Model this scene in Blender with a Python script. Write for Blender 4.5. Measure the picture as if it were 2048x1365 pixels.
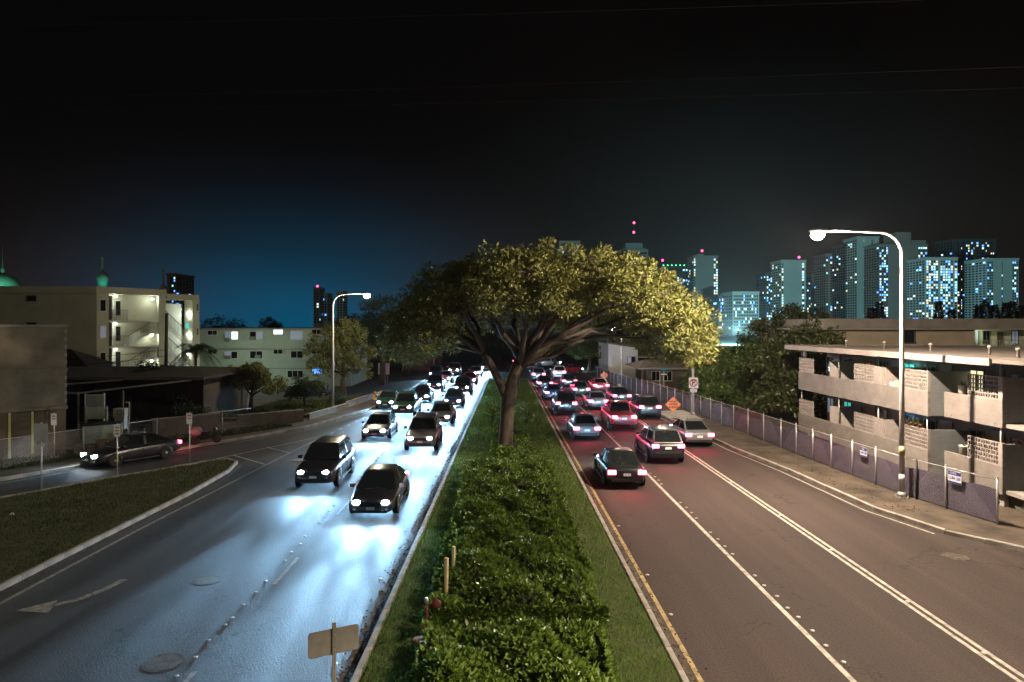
import bpy, bmesh, math, random
import numpy as np
from mathutils import Vector, Matrix

R = math.radians
random.seed(7)
rng = np.random.default_rng(7)
for _o in list(bpy.data.objects):
    bpy.data.objects.remove(_o, do_unlink=True)
S = bpy.context.scene
COL = S.collection

# ------------------------------------------------------------------ camera
CAM_H = 7.2
cam_d = bpy.data.cameras.new('camera')
cam = bpy.data.objects.new('camera', cam_d)
COL.objects.link(cam)
cam.location = (0, 0, CAM_H)
cam.rotation_euler = (R(90), 0, 0)
cam_d.sensor_width = 36.0
cam_d.lens = 24.0
cam_d.shift_x = 24 / 2048
cam_d.shift_y = -30.5 / 2048
cam_d.clip_start = 0.1
cam_d.clip_end = 9000
S.camera = cam

# ------------------------------------------------------------------ night sky
W = bpy.data.worlds.new('World')
S.world = W
W.use_nodes = True
nt = W.node_tree
for n in list(nt.nodes):
    nt.nodes.remove(n)
SUN_EL, SUN_ROT = R(-7.0), R(-16)
wo = nt.nodes.new('ShaderNodeOutputWorld')
bg = nt.nodes.new('ShaderNodeBackground')
sky = nt.nodes.new('ShaderNodeTexSky')
sky.sky_type = 'NISHITA'
sky.sun_disc = False
sky.sun_elevation = SUN_EL
sky.sun_rotation = SUN_ROT
bg.inputs['Strength'].default_value = 0.05
# city glow that the low cloud sends back: strongest low over the city centre, fading up and round
tc = nt.nodes.new('ShaderNodeTexCoord')
sep = nt.nodes.new('ShaderNodeSeparateXYZ')
nt.links.new(tc.outputs['Generated'], sep.inputs[0])
el = nt.nodes.new('ShaderNodeMapRange')
el.inputs['From Min'].default_value = -0.02
el.inputs['From Max'].default_value = 0.30
el.inputs['To Min'].default_value = 1.0
el.inputs['To Max'].default_value = 0.0
el.clamp = True
nt.links.new(sep.outputs['Z'], el.inputs['Value'])
elp = nt.nodes.new('ShaderNodeMath'); elp.operation = 'POWER'; elp.inputs[1].default_value = 2.4
nt.links.new(el.outputs[0], elp.inputs[0])
dot = nt.nodes.new('ShaderNodeVectorMath'); dot.operation = 'DOT_PRODUCT'
dot.inputs[1].default_value = (math.sin(R(-16.5)), math.cos(R(-16.5)), 0)
nt.links.new(tc.outputs['Generated'], dot.inputs[0])
az = nt.nodes.new('ShaderNodeMapRange')
az.inputs['From Min'].default_value = 0.915
az.inputs['From Max'].default_value = 1.0
az.clamp = True
nt.links.new(dot.outputs['Value'], az.inputs['Value'])
azp = nt.nodes.new('ShaderNodeMath'); azp.operation = 'POWER'; azp.inputs[1].default_value = 1.6
nt.links.new(az.outputs[0], azp.inputs[0])
azm = nt.nodes.new('ShaderNodeMapRange')
azm.inputs['To Min'].default_value = 0.16
azm.inputs['To Max'].default_value = 1.0
nt.links.new(azp.outputs[0], azm.inputs['Value'])
gl = nt.nodes.new('ShaderNodeMath'); gl.operation = 'MULTIPLY'
nt.links.new(elp.outputs[0], gl.inputs[0]); nt.links.new(azm.outputs[0], gl.inputs[1])
gcol = nt.nodes.new('ShaderNodeMix'); gcol.data_type = 'RGBA'
gcol.inputs['A'].default_value = (1.5, 0.95, 0.85, 1)
gcol.inputs['B'].default_value = (0.0, 1.8, 3.7, 1)
nt.links.new(azp.outputs[0], gcol.inputs['Factor'])
gm = nt.nodes.new('ShaderNodeVectorMath'); gm.operation = 'SCALE'
nt.links.new(gcol.outputs['Result'], gm.inputs[0]); nt.links.new(gl.outputs[0], gm.inputs['Scale'])
cn = nt.nodes.new('ShaderNodeTexNoise'); cn.inputs['Scale'].default_value = 3.0; cn.inputs['Detail'].default_value = 5
cmap = nt.nodes.new('ShaderNodeMapping'); cmap.inputs['Scale'].default_value = (1, 1, 4)
nt.links.new(tc.outputs['Generated'], cmap.inputs[0]); nt.links.new(cmap.outputs[0], cn.inputs['Vector'])
cr = nt.nodes.new('ShaderNodeMapRange'); cr.inputs['To Min'].default_value = 0.6; cr.inputs['To Max'].default_value = 1.4
nt.links.new(cn.outputs['Fac'], cr.inputs['Value'])
gm2 = nt.nodes.new('ShaderNodeVectorMath'); gm2.operation = 'SCALE'
nt.links.new(gm.outputs[0], gm2.inputs[0]); nt.links.new(cr.outputs[0], gm2.inputs['Scale'])
base = nt.nodes.new('ShaderNodeVectorMath'); base.operation = 'ADD'
base.inputs[1].default_value = (0.018, 0.015, 0.015)
nt.links.new(gm2.outputs[0], base.inputs[0])
add = nt.nodes.new('ShaderNodeVectorMath'); add.operation = 'ADD'
skys = nt.nodes.new('ShaderNodeVectorMath'); skys.operation = 'SCALE'; skys.inputs['Scale'].default_value = 1.0
nt.links.new(sky.outputs[0], skys.inputs[0])
nt.links.new(base.outputs[0], add.inputs[0]); nt.links.new(skys.outputs[0], add.inputs[1])
nt.links.new(add.outputs[0], bg.inputs['Color'])
nt.links.new(bg.outputs[0], wo.inputs[0])

# faint moonlight: the only sun lamp
sd = bpy.data.lights.new('moon', 'SUN')
sd.energy = 0.07
sd.angle = R(3)
sd.color = (1.0, 0.90, 0.72)
so = bpy.data.objects.new('moon', sd)
COL.objects.link(so)
so.rotation_euler = (R(48), 0, R(22))

# ------------------------------------------------------------------ render settings
S.render.engine = 'CYCLES'
S.view_settings.view_transform = 'Standard'
S.view_settings.look = 'None'
S.view_settings.exposure = 0.0
S.view_settings.gamma = 1.0
S.view_settings.use_curve_mapping = False
cy = S.cycles
cy.use_denoising = True
try:
    cy.denoiser = 'OPENIMAGEDENOISE'
except Exception:
    pass
cy.max_bounces = 5
cy.diffuse_bounces = 3
cy.glossy_bounces = 3
cy.transmission_bounces = 3
cy.transparent_max_bounces = 8
cy.sample_clamp_indirect = 4.0
cy.caustics_reflective = False
cy.caustics_refractive = False
cy.use_light_tree = True

HEAD_W, TAIL_W, STREET_W = 1.0, 1.0, 1.0     # multipliers of the lamp powers

# ------------------------------------------------------------------ materials
def mat(name, col, rough=0.7, var=0.25, scale=3.0, bump=0.0, bscale=40.0, metal=0.0, col2=None, spec=0.5,
        emit=None, estr=0.0, detail=5, mapscale=(1, 1, 1), rvar=0.0):
    m = bpy.data.materials.new(name)
    m.use_nodes = True
    t = m.node_tree
    b = t.nodes['Principled BSDF']
    b.inputs['Roughness'].default_value = rough
    b.inputs['Metallic'].default_value = metal
    b.inputs['Specular IOR Level'].default_value = spec
    if emit is not None:
        b.inputs['Emission Color'].default_value = (*emit, 1)
        b.inputs['Emission Strength'].default_value = estr
    if var > 0 or col2 is not None:
        c = t.nodes.new('ShaderNodeTexCoord')
        mp = t.nodes.new('ShaderNodeMapping'); mp.inputs['Scale'].default_value = mapscale
        t.links.new(c.outputs['Object'], mp.inputs[0])
        nz = t.nodes.new('ShaderNodeTexNoise')
        nz.inputs['Scale'].default_value = scale
        nz.inputs['Detail'].default_value = detail
        nz.inputs['Roughness'].default_value = 0.6
        t.links.new(mp.outputs[0], nz.inputs['Vector'])
        rp = t.nodes.new('ShaderNodeMapRange')
        rp.inputs['From Min'].default_value = 0.32; rp.inputs['From Max'].default_value = 0.68
        t.links.new(nz.outputs['Fac'], rp.inputs['Value'])
        mx = t.nodes.new('ShaderNodeMix'); mx.data_type = 'RGBA'
        a = tuple(x * (1 - var) for x in col)
        bb = col2 if col2 is not None else tuple(min(1, x * (1 + var)) for x in col)
        mx.inputs['A'].default_value = (*a, 1); mx.inputs['B'].default_value = (*bb, 1)
        t.links.new(rp.outputs[0], mx.inputs['Factor'])
        t.links.new(mx.outputs['Result'], b.inputs['Base Color'])
        if rvar > 0:
            rr = t.nodes.new('ShaderNodeMapRange')
            rr.inputs['To Min'].default_value = max(0.05, rough - rvar); rr.inputs['To Max'].default_value = min(1, rough + rvar)
            t.links.new(rp.outputs[0], rr.inputs['Value'])
            t.links.new(rr.outputs[0], b.inputs['Roughness'])
        if bump > 0:
            n2 = t.nodes.new('ShaderNodeTexNoise'); n2.inputs['Scale'].default_value = bscale; n2.inputs['Detail'].default_value = 4
            t.links.new(c.outputs['Object'], n2.inputs['Vector'])
            bp = t.nodes.new('ShaderNodeBump'); bp.inputs['Strength'].default_value = bump; bp.inputs['Distance'].default_value = 0.02
            t.links.new(n2.outputs['Fac'], bp.inputs['Height'])
            t.links.new(bp.outputs[0], b.inputs['Normal'])
    else:
        b.inputs['Base Color'].default_value = (*col, 1)
    return m

def emat(name, col, strength):
    m = bpy.data.materials.new(name)
    m.use_nodes = True
    t = m.node_tree
    b = t.nodes['Principled BSDF']
    b.inputs['Base Color'].default_value = (*[min(1, c) * 0.6 for c in col], 1)
    b.inputs['Emission Color'].default_value = (*col, 1)
    b.inputs['Emission Strength'].default_value = strength
    return m

def leafmat(name, c1, c2, rough=0.45, trans=0.3, spec=0.4):
    m = bpy.data.materials.new(name)
    m.use_nodes = True
    t = m.node_tree
    b = t.nodes['Principled BSDF']
    g = t.nodes.new('ShaderNodeNewGeometry')
    mx = t.nodes.new('ShaderNodeMix'); mx.data_type = 'RGBA'
    mx.inputs['A'].default_value = (*c1, 1); mx.inputs['B'].default_value = (*c2, 1)
    t.links.new(g.outputs['Random Per Island'], mx.inputs['Factor'])
    t.links.new(mx.outputs['Result'], b.inputs['Base Color'])
    b.inputs['Roughness'].default_value = rough
    b.inputs['Specular IOR Level'].default_value = spec
    tr = t.nodes.new('ShaderNodeBsdfTranslucent')
    t.links.new(mx.outputs['Result'], tr.inputs['Color'])
    ms = t.nodes.new('ShaderNodeMixShader'); ms.inputs[0].default_value = trans
    out = t.nodes['Material Output']
    t.links.new(b.outputs[0], ms.inputs[1]); t.links.new(tr.outputs[0], ms.inputs[2])
    t.links.new(ms.outputs[0], out.inputs['Surface'])
    return m

def asphalt(name, c1, c2, crack=0.5, rough=0.5, cscale=0.35, cwid=0.011, cmin=0.47, spec=0.5):
    m = bpy.data.materials.new(name)
    m.use_nodes = True
    t = m.node_tree; L = t.links.new; N = t.nodes.new
    b = t.nodes['Principled BSDF']
    c = N('ShaderNodeTexCoord')
    n1 = N('ShaderNodeTexNoise'); n1.inputs['Scale'].default_value = 0.35; n1.inputs['Detail'].default_value = 6
    mp = N('ShaderNodeMapping'); mp.inputs['Scale'].default_value = (3.2, 0.16, 1)
    L(c.outputs['Object'], mp.inputs[0]); L(mp.outputs[0], n1.inputs['Vector'])
    mr = N('ShaderNodeMapRange'); mr.inputs['From Min'].default_value = 0.33; mr.inputs['From Max'].default_value = 0.67
    L(n1.outputs['Fac'], mr.inputs['Value'])
    mx = N('ShaderNodeMix'); mx.data_type = 'RGBA'
    mx.inputs['A'].default_value = (*c1, 1); mx.inputs['B'].default_value = (*c2, 1)
    L(mr.outputs[0], mx.inputs['Factor'])
    # aggregate speckle
    n2 = N('ShaderNodeTexNoise'); n2.inputs['Scale'].default_value = 22; n2.inputs['Detail'].default_value = 3; n2.inputs['Roughness'].default_value = 0.8
    L(c.outputs['Object'], n2.inputs['Vector'])
    r2 = N('ShaderNodeMapRange'); r2.inputs['From Min'].default_value = 0.3; r2.inputs['From Max'].default_value = 0.75
    r2.inputs['To Min'].default_value = 0.6; r2.inputs['To Max'].default_value = 1.55
    L(n2.outputs['Fac'], r2.inputs['Value'])
    sc = N('ShaderNodeVectorMath'); sc.operation = 'SCALE'
    L(mx.outputs['Result'], sc.inputs[0]); L(r2.outputs[0], sc.inputs['Scale'])
    # cracks: wandering voronoi edges, present only in worn patches
    nd = N('ShaderNodeTexNoise'); nd.inputs['Scale'].default_value = 1.6; nd.inputs['Detail'].default_value = 6
    L(c.outputs['Object'], nd.inputs['Vector'])
    va = N('ShaderNodeVectorMath'); va.operation = 'MULTIPLY_ADD'
    va.inputs[1].default_value = (2.4, 2.4, 0)
    L(nd.outputs['Color'], va.inputs[0]); L(c.outputs['Object'], va.inputs[2])
    vo = N('ShaderNodeTexVoronoi'); vo.feature = 'DISTANCE_TO_EDGE'; vo.inputs['Scale'].default_value = cscale
    L(va.outputs[0], vo.inputs['Vector'])
    cr = N('ShaderNodeMapRange'); cr.inputs['From Min'].default_value = 0.0; cr.inputs['From Max'].default_value = cwid
    cr.inputs['To Min'].default_value = 1.0; cr.inputs['To Max'].default_value = 0.0
    L(vo.outputs['Distance'], cr.inputs['Value'])
    n3 = N('ShaderNodeTexNoise'); n3.inputs['Scale'].default_value = 0.22; n3.inputs['Detail'].default_value = 3
    L(c.outputs['Object'], n3.inputs['Vector'])
    ck = N('ShaderNodeMapRange'); ck.inputs['From Min'].default_value = cmin; ck.inputs['From Max'].default_value = cmin + .08
    ck.inputs['To Max'].default_value = crack
    L(n3.outputs['Fac'], ck.inputs['Value'])
    cm = N('ShaderNodeMath'); cm.operation = 'MULTIPLY'
    L(cr.outputs[0], cm.inputs[0]); L(ck.outputs[0], cm.inputs[1])
    dk = N('ShaderNodeMix'); dk.data_type = 'RGBA'; dk.inputs['B'].default_value = (0.006, 0.006, 0.006, 1)
    L(cm.outputs[0], dk.inputs['Factor']); L(sc.outputs[0], dk.inputs['A'])
    L(dk.outputs['Result'], b.inputs['Base Color'])
    rr = N('ShaderNodeMapRange'); rr.inputs['To Min'].default_value = rough - 0.12; rr.inputs['To Max'].default_value = rough + 0.14
    L(mr.outputs[0], rr.inputs['Value']); L(rr.outputs[0], b.inputs['Roughness'])
    hs = N('ShaderNodeMath'); hs.operation = 'SUBTRACT'
    L(n2.outputs['Fac'], hs.inputs[0]); hs.inputs[1].default_value = 0
    bp = N('ShaderNodeBump'); bp.inputs['Strength'].default_value = 0.8; bp.inputs['Distance'].default_value = 0.02
    L(hs.outputs[0], bp.inputs['Height']); L(bp.outputs[0], b.inputs['Normal'])
    b.inputs['Specular IOR Level'].default_value = spec
    return m

def blockmat(name, c1, c2, mortar, bw=0.4, bh=0.2, plane='XZ', rough=0.85):
    m = bpy.data.materials.new(name)
    m.use_nodes = True
    t = m.node_tree; L = t.links.new; N = t.nodes.new
    b = t.nodes['Principled BSDF']; b.inputs['Roughness'].default_value = rough
    c = N('ShaderNodeTexCoord'); sp = N('ShaderNodeSeparateXYZ'); cb = N('ShaderNodeCombineXYZ')
    L(c.outputs['Object'], sp.inputs[0])
    L(sp.outputs['X' if plane[0] == 'X' else 'Y'], cb.inputs[0]); L(sp.outputs['Z'], cb.inputs[1])
    br = N('ShaderNodeTexBrick'); br.inputs['Scale'].default_value = 1.0
    br.inputs['Brick Width'].default_value = bw; br.inputs['Row Height'].default_value = bh
    br.inputs['Mortar Size'].default_value = 0.008; br.inputs['Mortar Smooth'].default_value = 0.6
    br.inputs['Color1'].default_value = (*c1, 1); br.inputs['Color2'].default_value = (*c2, 1); br.inputs['Mortar'].default_value = (*mortar, 1)
    L(cb.outputs[0], br.inputs['Vector'])
    nz = N('ShaderNodeTexNoise'); nz.inputs['Scale'].default_value = 0.9; nz.inputs['Detail'].default_value = 8; nz.inputs['Roughness'].default_value = 0.7
    L(c.outputs['Object'], nz.inputs['Vector'])
    mr = N('ShaderNodeMapRange'); mr.inputs['From Min'].default_value = 0.3; mr.inputs['From Max'].default_value = 0.7
    mr.inputs['To Min'].default_value = 0.72; mr.inputs['To Max'].default_value = 1.12
    L(nz.outputs['Fac'], mr.inputs['Value'])
    sc = N('ShaderNodeVectorMath'); sc.operation = 'SCALE'
    L(br.outputs['Color'], sc.inputs[0]); L(mr.outputs[0], sc.inputs['Scale'])
    L(sc.outputs[0], b.inputs['Base Color'])
    bp = N('ShaderNodeBump'); bp.inputs['Strength'].default_value = 0.5; bp.inputs['Distance'].default_value = 0.01; bp.invert = True
    L(br.outputs['Fac'], bp.inputs['Height']); L(bp.outputs[0], b.inputs['Normal'])
    return m

M = {}
M['ground'] = mat('ground', (0.045, 0.04, 0.03), 0.95, 0.4, 0.3, 0.4, 8)
M['road_l'] = asphalt('worn_asphalt', (0.028, 0.029, 0.032), (0.060, 0.061, 0.064), 1.0, 0.66, 0.5, 0.020, 0.485, 0.28)
M['road_r'] = asphalt('brown_asphalt', (0.034, 0.026, 0.0235), (0.066, 0.051, 0.046), 0.75, 0.86, 0.4, 0.013, 0.525, 0.15)
M['paint_w'] = mat('white_road_paint', (0.24, 0.22, 0.19), 0.7, 0.35, 4, 0.3, 60, col2=(0.52, 0.49, 0.42), detail=9)
M['paint_old'] = mat('worn_road_paint', (0.18, 0.17, 0.15), 0.7, 0.5, 7, 0.2, 60, col2=(0.36, 0.34, 0.30))
M['paint_y'] = mat('yellow_road_paint', (0.20, 0.14, 0.06), 0.7, 0.3, 4, 0.3, 60, col2=(0.42, 0.31, 0.11), detail=9)
M['reflector'] = mat('ceramic_road_stud', (0.42, 0.41, 0.38), 0.4, 0.25, 10)
M['kerb'] = mat('kerb_concrete', (0.26, 0.24, 0.21), 0.85, 0.4, 2.5, 0.4, 30)
M['soil'] = mat('soil', (0.05, 0.035, 0.022), 0.95, 0.4, 2, 0.5, 20)
M['turf'] = mat('turf', (0.035, 0.055, 0.014), 0.95, 0.45, 1.2, 0.6, 25, col2=(0.07, 0.075, 0.025))
M['walk'] = mat('worn_pavement', (0.036, 0.027, 0.019), 0.9, 0.45, 0.8, 0.4, 14, col2=(0.10, 0.074, 0.052), detail=9)
M['walk_c'] = mat('concrete_apron', (0.32, 0.31, 0.29), 0.85, 0.2, 1.0, 0.2, 30)
M['grass'] = leafmat('grass_blade', (0.06, 0.14, 0.02), (0.17, 0.235, 0.05), 0.6, 0.5, 0.2)
M['grass_d'] = leafmat('dry_grass_blade', (0.025, 0.045, 0.010), (0.085, 0.085, 0.032), 0.65, 0.2, 0.2)
M['hedge'] = leafmat('hedge_leaf', (0.06, 0.115, 0.014), (0.17, 0.25, 0.042), 0.38, 0.2, 0.55)
M['hedge_core'] = mat('hedge_twigs', (0.018, 0.02, 0.008), 0.95, 0.4, 6, 0.5, 20)
M['crown'] = leafmat('canopy_leaf', (0.085, 0.098, 0.022), (0.20, 0.20, 0.058), 0.6, 0.18, 0.25)
M['crown_dk'] = leafmat('dark_leaf', (0.022, 0.038, 0.012), (0.055, 0.075, 0.022), 0.5, 0.25, 0.3)
M['crown_big'] = leafmat('broad_leaf', (0.028, 0.045, 0.012), (0.075, 0.085, 0.024), 0.45, 0.2, 0.4)
M['crown_lit'] = leafmat('lit_leaf', (0.05, 0.085, 0.02), (0.10, 0.14, 0.035), 0.5, 0.3, 0.3)  # lamplight on these trees is put into the lighter leaf colour
M['palm'] = leafmat('palm_leaf', (0.012, 0.028, 0.010), (0.03, 0.05, 0.018), 0.5, 0.2, 0.3)
M['bark'] = mat('bark', (0.062, 0.048, 0.036), 0.9, 0.4, 5, 0.9, 14, mapscale=(3, 3, 0.5))
M['bark_d'] = mat('dark_bark', (0.05, 0.04, 0.03), 0.9, 0.4, 5, 0.6, 14)
M['galv'] = mat('galvanised_steel', (0.48, 0.47, 0.45), 0.45, 0.15, 3, metal=0.6)
M['pole'] = mat('painted_lamp_pole', (0.55, 0.53, 0.50), 0.5, 0.12, 2, metal=0.2)
M['sign_back'] = mat('bare_aluminium_sign', (0.42, 0.40, 0.36), 0.5, 0.15, 4, metal=0.35)
M['sign_w'] = mat('white_sign_face', (0.72, 0.72, 0.74), 0.4, 0.08, 3)
M['sign_grey'] = mat('grey_sign_face', (0.40, 0.38, 0.42), 0.5, 0.12, 3)
M['sign_blk'] = mat('black_sign_ink', (0.02, 0.02, 0.022), 0.5, 0)
M['sign_red'] = mat('red_sign_ink', (0.5, 0.03, 0.04), 0.5, 0)
M['sign_org'] = mat('orange_sign_face', (0.95, 0.28, 0.12), 0.4, 0.08, 3)
M['sign_teal'] = mat('teal_sign_face', (0.0, 0.32, 0.34), 0.4, 0.05, 3)
M['sign_blue'] = mat('navy_sign_ink', (0.03, 0.04, 0.22), 0.5, 0)
M['yellow'] = mat('yellow_paint', (0.62, 0.42, 0.05), 0.5, 0.15, 5)
M['cream_pipe'] = mat('cream_plastic_pipe', (0.62, 0.52, 0.26), 0.5, 0.1, 5)
M['rust'] = mat('rusty_red_iron', (0.13, 0.03, 0.02), 0.7, 0.4, 9, 0.3, 30)
M['terracotta'] = mat('terracotta_lid', (0.34, 0.13, 0.06), 0.8, 0.4, 9, 0.3, 30)
M['screen'] = mat('purple_windscreen_cloth', (0.060, 0.046, 0.088), 0.9, 0.3, 1.2, 0.3, 12)
M['wood'] = mat('weathered_wood', (0.17, 0.10, 0.06), 0.85, 0.4, 3, 0.4, 20, mapscale=(1, 1, 6))
M['black'] = mat('matt_black', (0.012, 0.012, 0.013), 0.6, 0)
M['rubber'] = mat('tyre_rubber', (0.018, 0.018, 0.018), 0.85, 0)
M['rim'] = mat('alloy_rim', (0.5, 0.5, 0.52), 0.3, 0, metal=0.9)
M['chrome'] = mat('chrome', (0.7, 0.7, 0.72), 0.15, 0, metal=1.0)
M['carglass'] = mat('tinted_glass', (0.01, 0.012, 0.014), 0.06, 0, spec=0.8)
M['glass'] = mat('dark_window_glass', (0.012, 0.014, 0.016), 0.08, 0, spec=0.7)
M['head_on'] = emat('headlight_lit', (0.80, 0.91, 1.0), 160)
M['tail_on'] = emat('tail_lamp_lit', (1.0, 0.07, 0.16), 14)
M['brake_on'] = emat('brake_lamp_lit', (1.0, 0.09, 0.2), 26)
M['amber_on'] = emat('amber_lamp_lit', (1.0, 0.35, 0.05), 6)
M['lamp_on'] = emat('street_lamp_lens', (1.0, 0.90, 0.72), 120)
M['bulb_on'] = emat('stair_light_lens', (0.86, 1.0, 0.86), 60)
M['redlight'] = emat('aircraft_beacon', (1.0, 0.05, 0.18), 9)
M['greenlight'] = emat('green_rooftop_lamp', (0.1, 1.0, 0.35), 4)
M['win_cool'] = emat('lit_window_cool', (0.38, 0.85, 1.0), 1.8)
M['win_white'] = emat('lit_window_white', (0.80, 0.95, 1.0), 1.7)
M['win_warm'] = emat('lit_window_warm', (1.0, 0.86, 0.50), 1.2)
M['win_blue'] = emat('lit_window_blue', (0.10, 0.35, 1.0), 2.6)
M['win_teal'] = emat('lit_window_teal', (0.10, 0.85, 0.75), 0.5)
M['win_dim'] = emat('dim_window', (0.55, 0.65, 0.85), 0.16)
M['pinkneon'] = emat('pink_curtain_glow', (1.0, 0.06, 0.28), 0.35)

# ------------------------------------------------------------------ mesh helpers
class MB:
    """collects shapes; build() links them as ONE mesh object"""
    def __init__(self):
        self.v = []; self.f = []; self.sm = []
    def _add(self, vs, fs, smooth=False):
        n = len(self.v)
        self.v.extend([tuple(p) for p in vs])
        self.f.extend([tuple(i + n for i in f) for f in fs])
        self.sm.extend([smooth] * len(fs))
        return self
    def box(self, x0, x1, y0, y1, z0, z1):
        vs = [(x0, y0, z0), (x1, y0, z0), (x1, y1, z0), (x0, y1, z0), (x0, y0, z1), (x1, y0, z1), (x1, y1, z1), (x0, y1, z1)]
        return self._add(vs, [(0, 3, 2, 1), (4, 5, 6, 7), (0, 1, 5, 4), (1, 2, 6, 5), (2, 3, 7, 6), (3, 0, 4, 7)])
    def obox(self, c, ax, ay, az):
        """box about c with half-axis vectors"""
        c, ax, ay, az = Vector(c), Vector(ax), Vector(ay), Vector(az)
        vs = []
        for k in (-1, 1):
            for (i, j) in ((-1, -1), (1, -1), (1, 1), (-1, 1)):
                vs.append(c + ax * i + ay * j + az * k)
        return self._add(vs, [(0, 3, 2, 1), (4, 5, 6, 7), (0, 1, 5, 4), (1, 2, 6, 5), (2, 3, 7, 6), (3, 0, 4, 7)])
    def bar(self, a, b, w, d=None, up=(0, 0, 1)):
        a, b = Vector(a), Vector(b)
        d = d or w
        t = (b - a); l = t.length
        if l < 1e-6: return self
        t.normalize()
        u = Vector(up)
        if abs(t.dot(u)) > 0.97: u = Vector((0, 1, 0))
        s = t.cross(u).normalized(); u2 = s.cross(t).normalized()
        return self.obox((a + b) / 2, t * (l / 2), s * (w / 2), u2 * (d / 2))
    def quad(self, *p):
        return self._add(p, [tuple(range(len(p)))])
    def prism(self, poly, z0, z1):
        n = len(poly)
        ar = sum(poly[i][0] * poly[(i + 1) % n][1] - poly[(i + 1) % n][0] * poly[i][1] for i in range(n))
        if ar < 0: poly = poly[::-1]
        vs = [(x, y, z0) for x, y in poly] + [(x, y, z1) for x, y in poly]
        fs = [tuple(range(n - 1, -1, -1)), tuple(range(n, 2 * n))]
        fs += [(i, (i + 1) % n, n + (i + 1) % n, n + i) for i in range(n)]
        return self._add(vs, fs)
    def tube(self, pts, rad, n=8, cap=True, smooth=True):
        pts = [Vector(p) for p in pts]
        if not hasattr(rad, '__len__'): rad = [rad] * len(pts)
        vs = []
        prev = None
        for i, p in enumerate(pts):
            if i == 0: t = pts[1] - pts[0]
            elif i == len(pts) - 1: t = pts[-1] - pts[-2]
            else: t = pts[i + 1] - pts[i - 1]
            if t.length < 1e-9: t = Vector((0, 0, 1))
            t.normalize()
            if prev is None:
                u = Vector((1, 0, 0)) if abs(t.x) < 0.9 else Vector((0, 1, 0))
                s = t.cross(u).normalized()
            else:
                s = (prev - t * prev.dot(t))
                if s.length < 1e-6: s = t.orthogonal()
                s.normalize()
            prev = s
            w = t.cross(s)
            for k in range(n):
                a = 2 * math.pi * k / n
                vs.append(p + (s * math.cos(a) + w * math.sin(a)) * rad[i])
        fs = []
        for i in range(len(pts) - 1):
            for k in range(n):
                fs.append((i * n + k, i * n + (k + 1) % n, (i + 1) * n + (k + 1) % n, (i + 1) * n + k))
        self._add(vs, fs, smooth)
        if cap:
            m = len(self.v) - len(vs)
            self.f.append(tuple(m + k for k in range(n - 1, -1, -1))); self.sm.append(False)
            e = m + (len(pts) - 1) * n
            self.f.append(tuple(e + k for k in range(n))); self.sm.append(False)
        return self
    def lathe(self, prof, c=(0, 0, 0), n=16, axis='z', smooth=True):
        vs = []
        for r, h in prof:
            for k in range(n):
                a = 2 * math.pi * k / n
                p = (r * math.cos(a), r * math.sin(a), h)
                if axis == 'x': p = (p[2], p[0], p[1])
                if axis == 'y': p = (p[1], p[2], p[0])
                vs.append((p[0] + c[0], p[1] + c[1], p[2] + c[2]))
        fs = []
        for i in range(len(prof) - 1):
            for k in range(n):
                fs.append((i * n + k, i * n + (k + 1) % n, (i + 1) * n + (k + 1) % n, (i + 1) * n + k))
        fs.append(tuple(range(n - 1, -1, -1)))
        fs.append(tuple((len(prof) - 1) * n + k for k in range(n)))
        return self._add(vs, fs, smooth)
    def loft(self, rings, smooth=True, cap=True):
        n = len(rings[0]); vs = [p for r in rings for p in r]
        fs = []
        for i in range(len(rings) - 1):
            for k in range(n):
                fs.append((i * n + k, i * n + (k + 1) % n, (i + 1) * n + (k + 1) % n, (i + 1) * n + k))
        if cap:
            fs.append(tuple(range(n - 1, -1, -1))); fs.append(tuple((len(rings) - 1) * n + k for k in range(n)))
        return self._add(vs, fs, smooth)
    def build(self, name, m, parent=None, kind=None, mesh_only=False, fixn=True):
        me = bpy.data.meshes.new(name)
        me.from_pydata(self.v, [], self.f)
        me.polygons.foreach_set('use_smooth', self.sm)
        if fixn:
            bm = bmesh.new(); bm.from_mesh(me)
            bmesh.ops.recalc_face_normals(bm, faces=bm.faces)
            bm.to_mesh(me); bm.free()
        me.update()
        if m is not None: me.materials.append(M[m] if isinstance(m, str) else m)
        return link(name, me, parent, kind)

def link(name, data, parent=None, kind=None):
    o = bpy.data.objects.new(name, data)
    COL.objects.link(o)
    if parent is not None: o.parent = parent
    if kind: o['kind'] = kind
    return o

def tag(o, label, cat, group=None):
    o['label'] = label; o['category'] = cat
    if group: o['group'] = group
    return o

def thing(name, label, cat, loc=(0, 0, 0), rz=0, group=None):
    o = bpy.data.objects.new(name, None)
    COL.objects.link(o)
    o.empty_display_size = 0.2
    o.location = loc; o.rotation_euler = (0, 0, rz)
    return tag(o, label, cat, group)

def bx(name, m, parent, *a, **k):
    return MB().box(*a).build(name, m, parent, **k)

def npmesh(name, co, quads, m, parent=None, kind=None, smooth=False):
    """co (n,3), quads (f,k) -> mesh, quick"""
    me = bpy.data.meshes.new(name)
    k = quads.shape[1]
    me.vertices.add(len(co)); me.vertices.foreach_set('co', co.astype(np.float32).ravel())
    me.loops.add(quads.size); me.loops.foreach_set('vertex_index', quads.astype(np.int32).ravel())
    me.polygons.add(len(quads))
    me.polygons.foreach_set('loop_start', np.arange(0, quads.size, k, dtype=np.int32))
    me.polygons.foreach_set('loop_total', np.full(len(quads), k, dtype=np.int32))
    if smooth: me.polygons.foreach_set('use_smooth', np.ones(len(quads), dtype=bool))
    me.update(calc_edges=True)
    me.materials.append(M[m] if isinstance(m, str) else m)
    return link(name, me, parent, kind)

def unit(a):
    return a / np.maximum(np.linalg.norm(a, axis=1, keepdims=True), 1e-9)

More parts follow.
